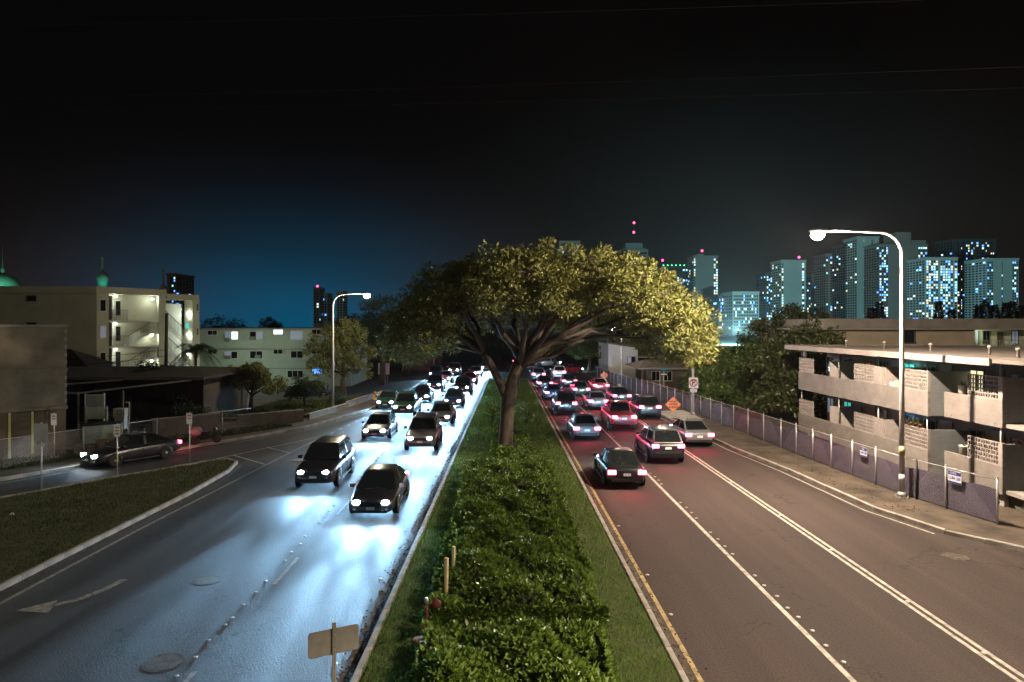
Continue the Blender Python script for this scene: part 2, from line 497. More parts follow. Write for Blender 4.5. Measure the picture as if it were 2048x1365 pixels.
def leaves(name, pos, nrm, length, width, m, parent=None, kind=None, droop=0.0, fold=0.25):
    """one lozenge leaf per position: 6 verts, 2 quads sharing a midrib fold; nrm = direction the tip points"""
    n = len(pos)
    d = unit(nrm)
    r = unit(rng.normal(size=(n, 3)))
    s = unit(np.cross(d, r))
    up = np.cross(s, d)
    L = (length * rng.uniform(0.7, 1.3, n))[:, None]
    Wd = (width * rng.uniform(0.7, 1.3, n))[:, None]
    base = pos
    tip = pos + d * L + np.array([0, 0, -1.0]) * droop * L
    a = pos + d * L * 0.45 + s * Wd * 0.5 + up * Wd * fold
    b = pos + d * L * 0.45 - s * Wd * 0.5 + up * Wd * fold
    co = np.stack([base, a, tip, b], axis=1).reshape(-1, 3)
    q = (np.arange(n) * 4)[:, None] + np.array([[0, 1, 2, 3]])
    return npmesh(name, co, q, m, parent, kind)

def clump_points(centres, radii, per, shell=0.55):
    """points through ellipsoid clumps, biased to their outer shell; returns pos, outward dir"""
    k = len(centres)
    idx = np.repeat(np.arange(k), per)
    d = unit(rng.normal(size=(len(idx), 3)))
    rr = rng.uniform(shell ** 3, 1, len(idx)) ** (1 / 3)
    rad = radii[idx]
    pos = centres[idx] + d * rad * rr[:, None]
    return pos, d

def light(name, kind, loc, energy, color, parent=None, radius=0.05, rot=None, spot=None, blend=0.5):
    ld = bpy.data.lights.new(name, kind)
    ld.energy = energy; ld.color = color
    ld.shadow_soft_size = radius
    if spot:
        ld.spot_size = spot; ld.spot_blend = blend
    o = bpy.data.objects.new(name, ld)
    COL.objects.link(o)
    o.location = loc
    if rot: o.rotation_euler = rot
    if parent is not None: o.parent = parent
    return o

def text_obj(name, s, size, m, parent, loc, rot, extrude=0.002, align='CENTER', sx=1.0, bold=0.0):
    cu = bpy.data.curves.new(name, 'FONT')
    cu.body = s; cu.size = size; cu.extrude = extrude; cu.align_x = align; cu.align_y = 'CENTER'; cu.offset = bold
    t = bpy.data.objects.new('tmp', cu)
    COL.objects.link(t)
    bpy.context.view_layer.update()
    me = bpy.data.meshes.new_from_object(t.evaluated_get(bpy.context.evaluated_depsgraph_get()))
    bpy.data.objects.remove(t, do_unlink=True)
    me.materials.clear(); me.materials.append(M[m])
    o = link(name, me, parent)
    o.location = loc; o.rotation_euler = rot; o.scale = (sx, 1, 1)
    return o

def at(u, v, Y):
    """plan position of something the survey sights at (u, v) and distance Y"""
    return Vector(((u - 1000) * Y / 1365, Y, CAM_H - (v - 652) * Y / 1365))

# ================================================================== THE SETTING
def flat(name, poly, z, m, parent=None, kind='structure', thick=None):
    b = MB()
    if thick: b.prism(poly, z - thick, z)
    else: b.quad(*[(x, y, z) for x, y in poly])
    o = b.build(name, m, parent, kind if parent is None else None)
    if thick is None:
        # keep face up
        if o.data.polygons[0].normal.z < 0: o.data.flip_normals()
    return o

flat('ground', [(-2500, -200), (2500, -200), (2500, 3000), (-2500, 3000)], -0.03, 'ground')
road_l = flat('road', [(-70, -30), (0.2, -30), (0.2, 170), (-70, 170)], 0.0, 'road_l')
road_r = flat('road', [(0.2, -30), (60, -30), (60, 170), (0.2, 170)], 0.0, 'road_r')

def med_left(y):   # the median narrows slowly away from the bridge
    return -3.22 + 0.0188 * y
MED_R = 3.75
MED_END = 92.0
mp_ = [(med_left(-12) + .16, -12), (MED_R - .16, -12), (MED_R - .16, MED_END - 1.5), (2.6, MED_END - .3), (0.4, MED_END - .3), (med_left(MED_END) + .3, MED_END - 1.5)]
median = flat('median_verge', mp_, 0.11, 'turf', thick=0.14)
isl = [(-13.72, 3), (-13.62, 18.4), (-13.5, 22), (-13.25, 29.2), (-13.35, 33.5), (-13.75, 35.6), (-14.5, 36.3), (-15.2, 35.9), (-18.1, 31.9), (-20.7, 27.9), (-25.5, 20), (-30, 12), (-35, 3)]
island = flat('island_verge', isl, 0.10, 'turf', thick=0.13)
walk_edge_r = [(12.2, 160), (12.3, 110), (12.4, 83), (12.8, 56), (13.6, 39.5), (14.25, 33.7), (14.6, 26.6), (15.4, 23.6), (16.8, 21.6), (19, 20.4), (24, 19.8), (60, 19.0)]
sidewalk_r = flat('sidewalk', [(x + .16, y) for x, y in walk_edge_r[:-1]] + [(60, 19.2), (60, 160)], 0.12, 'walk', thick=0.15)
verge_edge_l = [(-50, -14.5), (-31.0, 17.8), (-23.9, 30.4), (-17.9, 40.6), (-13.9, 47.2), (-11.2, 58), (-10.2, 75), (-9.7, 100), (-9.7, 160)]
sidewalk_l = flat('sidewalk', [(x - .16, y) for x, y in verge_edge_l] + [(-70, 160), (-70, -14.5)], 0.11, 'walk', thick=0.14)

# kerb stones, each laid singly along a kerb run
_st = MB()
_st.loft([[(x, -.075, 0), (x, .075, 0), (x, .075, .150), (x, .055, .168), (x, -.05, .168), (x, -.075, .145)] for x in (-.5, .5)], smooth=False)
STONE = None
def kerb(pts, owner, step=1.0, flip=1):
    global STONE
    run = []
    for (a, b) in zip(pts[:-1], pts[1:]):
        a, b = Vector((*a, 0)), Vector((*b, 0))
        n = max(1, round((b - a).length / step))
        for i in range(n):
            run.append((a.lerp(b, i / n), a.lerp(b, (i + 1) / n)))
    for a, b in run:
        if STONE is None:
            o = _st.build('kerb_stone', 'kerb', owner); STONE = o.data
        else:
            o = link('kerb_stone', STONE, owner)
        d = b - a
        o.location = (a + b) / 2 + Vector((0, 0, random.uniform(-.008, .008) - .01))
        o.rotation_euler = (0, 0, math.atan2(d.y, d.x) + random.uniform(-.006, .006))
        o.scale = (d.length - 0.016, flip, 1)
ys = [11, 20, 30, 40, 50, 60, 70, 80, 90]
kerb([(med_left(y) + .06, y) for y in ys], median, 1.0, -1)
kerb([(MED_R - .06, y) for y in ys], median, 1.0)
kerb([(MED_R - .06, 90), (2.7, 91.8), (.4, 91.8), (med_left(90) + .06, 90)], median, .8)
kerb(isl[1:11], island, 0.9, 1)
kerb(walk_edge_r[2:11], sidewalk_r, 1.2)
kerb(verge_edge_l[1:8], sidewalk_l, 1.2)

# gutter pans between kerb and running surface
def strip(name, pts, w, z, m, parent):
    """painted line of width w along pts, laid z above the road"""
    b = MB()
    P = [Vector((x, y, 0)) for x, y in pts]
    Lf, Rt = [], []
    for i, p in enumerate(P):
        t = (P[min(i + 1, len(P) - 1)] - P[max(i - 1, 0)]).normalized()
        s = Vector((-t.y, t.x, 0)) * w / 2
        Lf.append(p + s); Rt.append(p - s)
    for i in range(len(P) - 1):
        b.quad((*Rt[i].xy, z), (*Rt[i + 1].xy, z), (*Lf[i + 1].xy, z), (*Lf[i].xy, z))
    o = b.build(name, m, parent, fixn=False)
    if o.data.polygons[0].normal.z < 0: o.data.flip_normals()
    return o
M['gutter'] = mat('dirty_gutter', (0.03, 0.026, 0.022), 0.95, 0.6, 5, 0.6, 30, col2=(0.10, 0.08, 0.06))
strip('gutter', [(med_left(y) - .17, y) for y in ys], .30, .004, 'gutter', road_l)
strip('gutter', [(MED_R + .14, y) for y in ys], .24, .004, 'gutter', road_r)
strip('gutter', [(x + .17, y) for x, y in isl[1:6]], .3, .004, 'gutter', road_l)
# right carriageway
strip('edge_line', [(MED_R + .32, y) for y in range(11, 91, 4)], .11, .008, 'paint_y', road_r)
strip('lane_line', [(7.15 - max(0, y - 60) * .018, y) for y in range(11, 96, 4)], .13, .008, 'paint_w', road_r)
for dx in (-.11, .11):
    strip('lane_line', [(10.62 - max(0, y - 45) * .012 + dx, y) for y in range(11, 92, 4)], .11, .008, 'paint_w', road_r)
strip('edge_line', [(x - .38, y) for x, y in walk_edge_r[3:8]], .10, .008, 'paint_old', road_r)
strip('stop_line', [(10.9, 60.5), (12.5, 57.5)], .25, .012, 'paint_old', road_r)
# left carriageway
for y0 in range(12, 92, 7):
    strip('lane_line', [(-6.35 + .012 * (y0 - 14), y0), (-6.35 + .012 * (y0 - 12), y0 + 2.2)], .11, .008, 'paint_old', road_l)
strip('edge_line', [(-13.0, 12), (-12.95, 17.7), (-12.75, 24), (-12.4, 30), (-12.0, 37), (-11.5, 44.2)], .13, .008, 'paint_old', road_l)
strip('edge_line', [(-15.3, 36.9), (-13.8, 40), (-11.6, 44.3)], .11, .012, 'paint_w', road_l)
strip('hatch_line', [(-14.9, 38.0), (-12.2, 35.4)], .12, .016, 'paint_w', road_l)
strip('hatch_line', [(-13.8, 40.4), (-11.9, 38.6)], .12, .016, 'paint_w', road_l)
for i in range(9):
    a, b = Vector((-11.3, 45.5)), Vector((-9.9, 62))
    p, q = a.lerp(b, i / 9), a.lerp(b, (i + .35) / 9)
    strip('merge_dash', [tuple(p), tuple(q)], .13, .008, 'paint_w', road_l)
strip('edge_line', [(x + .75, y) for x, y in verge_edge_l[1:6]], .09, .008, 'paint_old', road_l)
strip('edge_line', [(x + .35, y) for x, y in verge_edge_l[4:8]], .09, .012, 'paint_w', road_l)

def turn_arrow(cx, cy, s=1.0, rot=0.0):
    # shaft runs with the traffic (towards -y) then bends to the vehicle's right (-x in plan), head at its end
    shaft = [(.9, 1.5), (.72, .5), (.35, -.35), (-.2, -.85)]
    b = MB()
    c, sn = math.cos(rot), math.sin(rot)
    T = lambda p: (cx + s * (p[0] * c - p[1] * sn), cy + s * (p[0] * sn + p[1] * c), .012)
    for i in range(3):
        w = .13
        (x0, y0), (x1, y1) = shaft[i], shaft[i + 1]
        d = math.hypot(x1 - x0, y1 - y0); nx, ny = -(y1 - y0) / d * w, (x1 - x0) / d * w
        b.quad(T((x0 + nx, y0 + ny)), T((x0 - nx, y0 - ny)), T((x1 - nx, y1 - ny)), T((x1 + nx, y1 + ny)))
    b.quad(T((-1.15, -1.25)), T((.05, -1.42)), T((-.30, -.38)))
    o = b.build('turn_arrow', 'paint_old', road_l, fixn=False)
    if o.data.polygons[0].normal.z < 0: o.data.flip_normals()
turn_arrow(-11.35, 18.2, .78)
turn_arrow(-10.3, 37.6, .95)

# raised ceramic studs beside the lane lines
_sm = MB().lathe([(.055, 0), (.052, .012), (.034, .02), (.001, .023)], n=10)
STUD = None
def stud(x, y, owner):
    global STUD
    if STUD is None:
        o = _sm.build('road_stud', 'reflector', owner); STUD = o.data
    else: o = link('road_stud', STUD, owner)
    o.location = (x, y, .008); o.rotation_euler = (0, 0, random.random() * 3)
for y0 in (14.6, 17.4, 21.5, 25.5, 31, 37, 44):
    for i in range(4):
        stud(7.34 + random.uniform(-.03, .03), y0 + i * .75, road_r)
    stud(10.62, y0 + .4, road_r)
    for i in range(4):
        stud(-6.62 + random.uniform(-.04, .04), y0 - .6 + i * .8, road_l)
for y in (14.5, 15.9, 19.4, 24): stud(med_left(y) - .55, y, road_l)
for y in (17, 19.7, 24.5): stud(MED_R + .5, y, road_r)

# manhole and drain covers let into the asphalt
for (x, y, r, o) in ((-8.3, 19.3, .34, road_l), (-7.2, 14.6, .38, road_l), (14.2, 21.3, .34, road_r)):
    c = MB().lathe([(r + .05, 0.0), (r + .05, .003), (r, .004), (r, .002), (r * .96, .002), (r * .95, .004), (.02, .0045)], n=24, smooth=False).build('manhole_cover', 'gutter', o)
    c.location = (x, y, .001)

# concrete driveway apron
flat('driveway_apron', [(12.95, 56.6), (13.1, 52.5), (15.4, 51.5), (15.4, 57.2)], .128, 'walk_c', parent=sidewalk_r)
flat('driveway_apron', [(17.5, 20.9), (22, 20.1), (24, 22.3), (19.6, 23.0)], .128, 'walk_c', parent=sidewalk_r)

# ------------------------------------------------------------------ grass
def inpoly(P, poly):
    x, y = P[:, 0], P[:, 1]
    ins = np.zeros(len(P), bool)
    n = len(poly)
    for i in range(n):
        x0, y0 = poly[i]; x1, y1 = poly[(i + 1) % n]
        c = ((y0 > y) != (y1 > y)) & (x < (x1 - x0) * (y - y0) / (y1 - y0 + 1e-12) + x0)
        ins ^= c
    return ins

def grass(name, label, poly, n, z, h, wd, m, ymin, ymax, power=1.4, keep=None):
    xs = [p[0] for p in poly]
    Y = []
    u = rng.random(n * 5)
    k = 1 - power
    Yv = (ymin ** k + u * (ymax ** k - ymin ** k)) ** (1 / k)
    P = np.stack([rng.uniform(min(xs), max(xs), len(Yv)), Yv], 1)
    P = P[inpoly(P, poly)]
    if keep is not None: P = P[keep(P)]
    P = P[:n]; n = len(P)
    # tufts: vary height by a slow pattern
    tuft = 0.65 + 0.5 * (0.5 + 0.5 * np.sin(P[:, 0] * 3.1 + np.sin(P[:, 1] * 1.7) * 2) * np.cos(P[:, 1] * 2.3 + P[:, 0]))
    sc = np.clip(P[:, 1] / 18.0, 1, 3)
    H = h * tuft * rng.uniform(0.5, 1.4, n) * np.clip(sc, 1, 1.4)
    Wd = wd * sc
    a = rng.uniform(0, 2 * math.pi, n)
    lean = rng.uniform(0.25, 1.0, n) * H
    b0 = np.stack([P[:, 0] - np.sin(a) * Wd, P[:, 1] + np.cos(a) * Wd, np.full(n, z)], 1)
    b1 = np.stack([P[:, 0] + np.sin(a) * Wd, P[:, 1] - np.cos(a) * Wd, np.full(n, z)], 1)
    mid = np.stack([P[:, 0] + np.cos(a) * lean * .35, P[:, 1] + np.sin(a) * lean * .35, z + H * .7], 1)
    tip = np.stack([P[:, 0] + np.cos(a) * lean, P[:, 1] + np.sin(a) * lean, z + H * .92], 1)
    off = np.stack([-np.sin(a) * Wd * .5, np.cos(a) * Wd * .5, np.zeros(n)], 1)
    co = np.stack([b0, b1, mid - off, mid + off, tip], 1).reshape(-1, 3)
    i = np.arange(n)[:, None] * 5
    tri = np.concatenate([i + np.array([[0, 1, 2]]), i + np.array([[0, 2, 3]]), i + np.array([[3, 2, 4]])], 0)
    o = npmesh(name, co, tri, m, None, 'stuff')
    return tag(o, label, 'grass')

def hedge_x(y):   # half-lawn limits of the planting strip
    return -1.85 + 0.013 * y, 2.45
mg = [(med_left(10) + .12, 10), (MED_R - .14, 10), (MED_R - .14, 91), (med_left(91) + .14, 91)]
grass('grass', 'short green lawn along both edges of the central median', mg, 120000, .105, .085, .006, 'grass', 11.5, 90, 1.5,
      keep=lambda P: ~((P[:, 0] > hedge_x(P[:, 1])[0] + .5) & (P[:, 0] < 2.0) & (P[:, 1] < 34) & (P[:, 1] > 16.3)))
grass('grass', 'patchy dry grass covering the left traffic island', isl, 75000, .095, .075, .007, 'grass_d', 12, 37, 1.2)
grass('grass', 'thin weedy grass on the verge beyond the side road', [(-24.6, 33), (-18.5, 42.2), (-14.6, 48.2), (-16, 49), (-20, 45), (-26, 36)], 14000, .105, .12, .008, 'grass_d', 31, 50, 1.1)
grass('grass', 'small raised lawn behind the low wall by the left lamp', [(-21, 50.5), (-14.6, 53.5), (-12.8, 63), (-20, 62)], 12000, .36, .12, .008, 'grass_d', 50, 63, 1.1)

# fallen leaves gathered along the kerbs and scattered on lawn and asphalt
def leaf_fall(label, n, fx, y0, y1, z, L):
    yy = y0 + (y1 - y0) * rng.random(n) ** 1.4
    pos = np.stack([fx(yy, n), yy, np.full(n, z) + rng.uniform(0, .012, n)], 1)
    d = np.stack([rng.normal(size=n), rng.normal(size=n), rng.normal(0, .12, n)], 1)
    o = leaves('leaf_litter', pos, d, L, L * .5, 'deadleaf', None, 'stuff', fold=.12)
    tag(o, label, 'leaf litter')
M['deadleaf'] = leafmat('dead_leaf', (.05, .03, .012), (.16, .10, .045), .8, .1, .2)
leaf_fall('dead leaves gathered in the gutter left of the median', 1500, lambda y, n: med_left(y) - np.abs(rng.normal(0, .22, n)) - .02, 12, 50, .012, .07)
leaf_fall('dead leaves along the yellow line right of the median', 900, lambda y, n: MED_R + np.abs(rng.normal(0, .22, n)) + .02, 12, 50, .012, .07)
leaf_fall('dead leaves scattered on the right-hand pavement', 320, lambda y, n: rng.uniform(14.9, 16.4, n) - (y - 27) * .03, 26, 48, .125, .08)
# litter on the verges
tag(MB().box(-.09, .09, -.05, .05, 0, .02).lathe([(.05, .02), (.06, .05), (.02, .07)], n=8).build('litter', 'sign_w'),
    'scrap of white litter lying on the left traffic island', 'litter').location = (-18.3, 20.6 + 5, .12)

# ------------------------------------------------------------------ hedges
def hedge(label, x0, x1, y0, y1, h, nleaf, L, taper=None):
    t = thing('hedge', label, 'hedge', ((x0 + x1) / 2, (y0 + y1) / 2, .11), group='clipped hedges along the median')
    cx, cyy = (x0 + x1) / 2, (y0 + y1) / 2
    hx, hy = (x1 - x0) / 2, (y1 - y0) / 2
    # core mound on a grid with rounded shoulders and lumps
    nx, ny = 18, max(12, int(hy * 4))
    def hxl(y, x=0):   # ragged edge: the clipping wanders
        s_ = 1 if x > 0 else 2.3
        return hx - .16 * (1 + math.sin(y * 1.5 * s_ + s_)) * .5 - .10 * (1 + math.sin(y * 3.9 + s_ * 2)) * .5
    def top(x, y):
        ex = min(1.0, (hxl(y, x) - abs(x)) / .45 + .02); ey = min(1.0, (hy - abs(y)) / .5 + .02)
        e = max(0.0, min(ex, ey)) ** .5
        lump = .13 * math.sin(x * 2.9 + y * 1.3) + .11 * math.sin(y * 2.1 - x * 1.7) + .05 * math.sin(x * 6.1 + y * 4.7)
        return max(.02, (h + lump) * e)
    b = MB()
    vs = []; fs = []
    for j in range(ny + 1):
        for i in range(nx + 1):
            x = -hx + 2 * hx * i / nx; y = -hy + 2 * hy * j / ny
            vs.append((x * .95, y * .97, max(.0, top(x, y) - .10)))
    for j in range(ny):
        for i in range(nx):
            a = j * (nx + 1) + i
            fs.append((a, a + 1, a + nx + 2, a + nx + 1))
    b._add(vs, fs, True)
    b.build('branch_mass', 'hedge_core', t)
    # leaves in rosettes over the surface
    P = np.stack([rng.uniform(-hx, hx, nleaf), rng.uniform(-hy, hy, nleaf)], 1)
    wgt = ((y0 + y1) / 2 + P[:, 1])
    P = P[rng.random(nleaf) < np.clip((y0 + 4) / (wgt + 2), .2, 1)]
    Z = np.array([top(x, y) for x, y in P])
    g = .05
    gx = np.array([top(x + g, y) - top(x - g, y) for x, y in P]) / (2 * g)
    gy = np.array([top(x, y + g) - top(x, y - g) for x, y in P]) / (2 * g)
    nr = unit(np.stack([-np.clip(gx, -2.5, 2.5), -np.clip(gy, -2.5, 2.5), np.ones(len(P))], 1))
    # side walls: extra leaves
    ns = nleaf // 4
    side = rng.integers(0, 4, ns)
    sx = np.where(side == 0, -hx * .97, np.where(side == 1, hx * .97, rng.uniform(-hx, hx, ns)))
    sy = np.where(side == 2, -hy * .985, np.where(side == 3, hy * .985, rng.uniform(-hy, hy, ns)))
    lx_ = np.array([hxl(a_, b_) for a_, b_ in zip(sy, sx)])
    sx = np.where(side < 2, np.sign(sx) * lx_ * .97, sx)
    sz = rng.uniform(.03, h * .75, ns)
    sn = np.stack([np.where(side == 0, -1., np.where(side == 1, 1., 0)), np.where(side == 2, -1., np.where(side == 3, 1., 0)), np.full(ns, .6)], 1)
    pos = np.concatenate([np.stack([P[:, 0], P[:, 1], Z - .08 + rng.normal(0, .05, len(P))], 1), np.stack([sx, sy, sz], 1)])
    nrm = np.concatenate([nr, unit(sn)])
    # each point = rosette of 4 leaves
    k = 4
    pos = np.repeat(pos, k, 0); nrm = np.repeat(nrm, k, 0)
    d = nrm * 1.0 + unit(rng.normal(size=pos.shape)) * .75
    far = np.clip((cyy + pos[:, 1]) / 17.0, 1, 1.8)
    o = leaves('foliage', pos, d, L, L * .6, 'hedge', t, 'stuff', fold=.18)
    return t
hedge('nearest clipped hedge at the bottom of the median, close to the sign back', -1.75, 2.35, 11.2, 15.35, .55, 4600, .135)
hedge('long low hedge running down the middle of the median to the tree', -1.75, 2.55, 16.0, 33.5, .58, 15500, .135)
hedge('narrow hedge strip round the foot of the big tree', -.55, 1.75, 33.7, 44, .42, 2800, .15)
def bush(label, x, y, r, h, n, m='hedge', L=.14, group=None, z=.11):
    t = thing('bush', label, 'bush', (x, y, z), group=group)
    nst = 6
    b = MB()
    for i in range(nst):
        a = random.random() * 6.28
        b.tube([(0, 0, -.05), (math.cos(a) * r * .3, math.sin(a) * r * .3, h * .4), (math.cos(a) * r * .65, math.sin(a) * r * .65, h * .8)], [.03, .02, .008], 5)
    b.build('stem', 'bark_d', t)
    c = np.array([[random.uniform(-.6, .6) * r, random.uniform(-.6, .6) * r, h * random.uniform(.3, .85)] for _ in range(14)])
    rad = np.full((14, 3), r * .42) * rng.uniform(.7, 1.2, (14, 1))
    pos, d = clump_points(c, rad, n // 14)
    pos[:, 2] = np.maximum(pos[:, 2], .02)
    leaves('foliage', pos, d + unit(rng.normal(size=d.shape)) * .7, L, L * .5, m, t, 'stuff')
    return t
bush('small leafy bush left of the big tree trunk on the median', -.55, 50.5, .7, 1.3, 900)
bush('small leafy bush right of the big tree trunk on the median', 1.9, 49.5, .8, 1.4, 900)
bush('little bush on the median beyond the big tree', .9, 66, .6, 1.1, 500)

# ================================================================== TREES
def curve_pts(a, b, sag, n=6, wob=0.12):
    a, b = Vector(a), Vector(b)
    out = []
    L = (b - a).length
    for i in range(n + 1):
        s = i / n
        p = a.lerp(b, s)
        p.z += sag * 4 * s * (1 - s) * L * .25
        if 0 < i < n:
            p += Vector((random.uniform(-1, 1), random.uniform(-1, 1), random.uniform(-1, 1))) * wob * L * .12
        out.append(p)
    return out

def big_tree():
    bx_, by_ = .27, 37.4
    t = thing('rain_tree', 'large umbrella-shaped tree with a forked trunk standing on the median', 'tree', (bx_, by_, .11))
    b = MB()
    T0 = [(0, 0, -.1), (.0, 0, .25), (.05, 0, .9), (.12, .02, 2.0), (.22, .05, 3.2), (.50, .1, 4.3), (.85, .15, 5.3)]
    b.tube(T0, [.52, .43, .39, .38, .42, .34, .30], 14)
    for k in range(5):      # root flare
        a = k * 1.26 + .4
        b.tube([(math.cos(a) * .62, math.sin(a) * .62, -.08), (math.cos(a) * .36, math.sin(a) * .36, .22), (math.cos(a) * .2, math.sin(a) * .2, .9)], [.1, .14, .08], 6)
    b.build('trunk', 'bark', t)
    # crown clump centres on a wide dome
    C0 = np.array([2.25, 0, 5.5]); A = np.array([8.75, 7.6, 5.75])
    cl = []
    while len(cl) < 1150:
        d = unit(rng.normal(size=(1, 3)))[0]
        if d[2] < -.05: continue
        s = rng.uniform(.74, 1.0) if rng.random() < .82 else rng.uniform(.5, .74)
        e = (abs(d[0]) ** 2.3 + abs(d[1]) ** 2.3 + abs(d[2]) ** 2.3) ** (-1 / 2.3)
        p = C0 + d * A * s * e
        dx = abs(p[0] - C0[0])
        zmin = 7.9 - 2.6 * min(1, max(0, (dx - 3.5) / 3.5)) if p[1] < 3 else 7.0 - 1.6 * min(1, max(0, (dx - 3) / 4))
        if p[2] < zmin or p[2] < 5.2: continue
        cl.append(p)
    cl = np.array(cl)
    cl += rng.normal(0, .18, cl.shape)
    rr_ = rng.uniform(.30, .72, len(cl)); rad = np.stack([rr_, rr_ * rng.uniform(.8, 1.2, len(cl)), rr_ * rng.uniform(.5, .75, len(cl))], 1)
    # limbs: fan out from the two forks
    limbs = []
    F = Vector((.85, .15, 5.25))
    for i, (a, r, z) in enumerate([(0.1, 8.2, 8.2), (.55, 7.6, 8.8), (-.45, 7.8, 8.6), (1.1, 7.0, 9.4), (-1.0, 6.6, 9.3), (1.7, 6.6, 9.3), (-1.6, 6.2, 9.6),
                                   (2.4, 6.0, 9.2), (.25, 5.0, 10.6), (-.6, 4.2, 10.9), (2.9, 4.5, 9.8), (-2.4, 5.5, 9.2), (.0, 7.8, 6.6), (.4, 8.4, 6.4), (-.25, 7.5, 7.0)]):
        e = Vector((C0[0] + math.cos(a) * r - 1.0, math.sin(a) * r * .86, z))
        limbs.append((curve_pts(F + Vector((0, 0, random.uniform(-.5, .1))), e, .28, 8, .22), .20 if i < 12 else .15))
    F2 = Vector((-1.15, .1, 5.6))
    l0 = MB()
    fork = [Vector((.20, .05, 2.9)), Vector((-.25, .05, 3.9)), Vector((-.75, .08, 4.9)), F2]
    l0.tube(fork, [.27, .23, .20, .18], 10)
    for (a, r, z) in [(3.14, 6.6, 7.4), (2.75, 6.6, 8.4), (3.5, 6.4, 8.2), (2.2, 6.3, 9.4), (4.0, 5.8, 9.0), (3.2, 5.4, 9.9), (3.0, 7.2, 6.3)]:
        e = Vector((C0[0] - 1.4 + math.cos(a) * r, math.sin(a) * r * .9, z))
        limbs.append((curve_pts(F2, e, .22, 8, .22), .14))
    lp = []
    for pts, r0 in limbs:
        rr = [r0 * (1 - .82 * i / (len(pts) - 1)) for i in range(len(pts))]
        l0.tube(pts, rr, 7)
        for i in range(3, len(pts)): lp.append(pts[i])
    l0.build('branch', 'bark', t)
    tw = MB()
    for c in cl:
        c = Vector(c)
        near = sorted(lp, key=lambda p: (p - c).length + max(0, p.z - c.z) * 1.5)[0]
        if (near - c).length > 4.6: continue
        q = curve_pts(near, c, .12, 3, .3)
        tw.tube(q, [.045, .032, .02, .008], 4, cap=False)
    tw.build('twig', 'bark', t, 'stuff')
    per = 86
    pos, d = clump_points(cl, rad, per, .35)
    dd = d * .8 + unit(rng.normal(size=d.shape)) * .55 + np.array([.25, 0, .1])
    o = leaves('crown', pos, dd, .22, .085, 'crown', t, 'stuff', droop=.1)
big_tree()

def tree(name, label, x, y, trunk_h, tr, blobs, nleaf, L, m, z=.11, group=None, bark='bark_d', flat_=.8, cat='tree'):
    """blobs: (dx, dy, z, rx, rz). clumps scattered through each blob"""
    t = thing(name, label, cat, (x, y, z), group=group)
    b = MB()
    top = Vector((random.uniform(-.2, .2), random.uniform(-.2, .2), trunk_h))
    b.tube([(0, 0, -.1), (tr * .2, 0, trunk_h * .4), tuple(top)], [tr * 1.25, tr, tr * .75], 9)
    b.build('trunk', bark, t)
    cs, rs = [], []
    lim = MB()
    for (dx, dy, bz, rx, rz) in blobs:
        c0 = Vector((dx, dy, bz))
        lim.tube(curve_pts(top * .85, c0 + Vector((0, 0, -rz * .2)), .1, 5, .25), [tr * .6, tr * .5, tr * .4, tr * .3, tr * .2, tr * .1], 6)
        n = max(8, int(12 * rx))
        for _ in range(n):
            d = unit(rng.normal(size=(1, 3)))[0]
            s = rng.uniform(.55, 1.0)
            p = (dx + d[0] * rx * s, dy + d[1] * rx * s, bz + d[2] * rz * s)
            cs.append(p); r = rng.uniform(.28, .45) * max(1.0, rx ** .5)
            rs.append((r, r, r * flat_))
            if rng.random() < .4: lim.tube([c0 + Vector((0, 0, -rz * .2)), Vector(p)], [tr * .16, tr * .04], 4, cap=False)
    lim.build('branch', bark, t)
    cs, rs = np.array(cs), np.array(rs)
    pos, d = clump_points(cs, rs, max(8, nleaf // len(cs)), .3)
    pos[:, 2] = np.maximum(pos[:, 2], .05)
    leaves('crown', pos, d * .6 + unit(rng.normal(size=d.shape)) * .8 + np.array([0, 0, -.1]), L, L * .5, m, t, 'stuff', droop=.12)
    return t

# dense broad-leaved trees behind the right-hand fence
G1 = 'broad-leaved trees behind the right-hand fence'
tree('broadleaf_tree', 'dense dark broad-leaved tree beside the two-storey balcony block', 21.3, 48.5, 2.6, .25,
     [(0, 0, 5.6, 2.6, 1.9), (-1.9, -1.4, 4.0, 2.1, 2.0), (1.5, -1.0, 4.6, 2.0, 1.9), (-2.6, -2.2, 2.3, 1.8, 1.4), (-.3, -2.6, 2.6, 2.0, 1.7), (1.0, 1.5, 5.6, 2.2, 1.7)], 13500, .30, 'crown_big', group=G1)
tree('broadleaf_tree', 'broad-leaved tree behind the no-parking sign pole', 20.0, 55.0, 2.2, .22,
     [(0, 0, 4.2, 2.5, 1.8), (-1.9, -1.0, 3.0, 2.0, 1.7), (-2.2, -1.4, 1.6, 1.6, 1.2), (1.2, -1.2, 3.4, 2.2, 1.8)], 8500, .30, 'crown_lit', group=G1)
tree('broadleaf_tree', 'low broad-leaved tree leaning over the fence behind the orange diamond sign', 18.7, 61, 1.8, .2,
     [(0, 0, 3.2, 2.2, 1.4), (-1.2, -1, 2.0, 1.6, 1.2), (1.7, 0, 3.0, 1.8, 1.4)], 4500, .28, 'crown_lit', group=G1)
tree('broadleaf_tree', 'shadowy tree crown rising left of the upper right building', 26.0, 60, 4.0, .3,
     [(0, 0, 7.4, 2.6, 1.4), (-2.6, 0, 6.0, 2.4, 1.6), (2.4, 0, 6.4, 2.4, 1.6)], 6000, .3, 'crown_dk', group=G1)
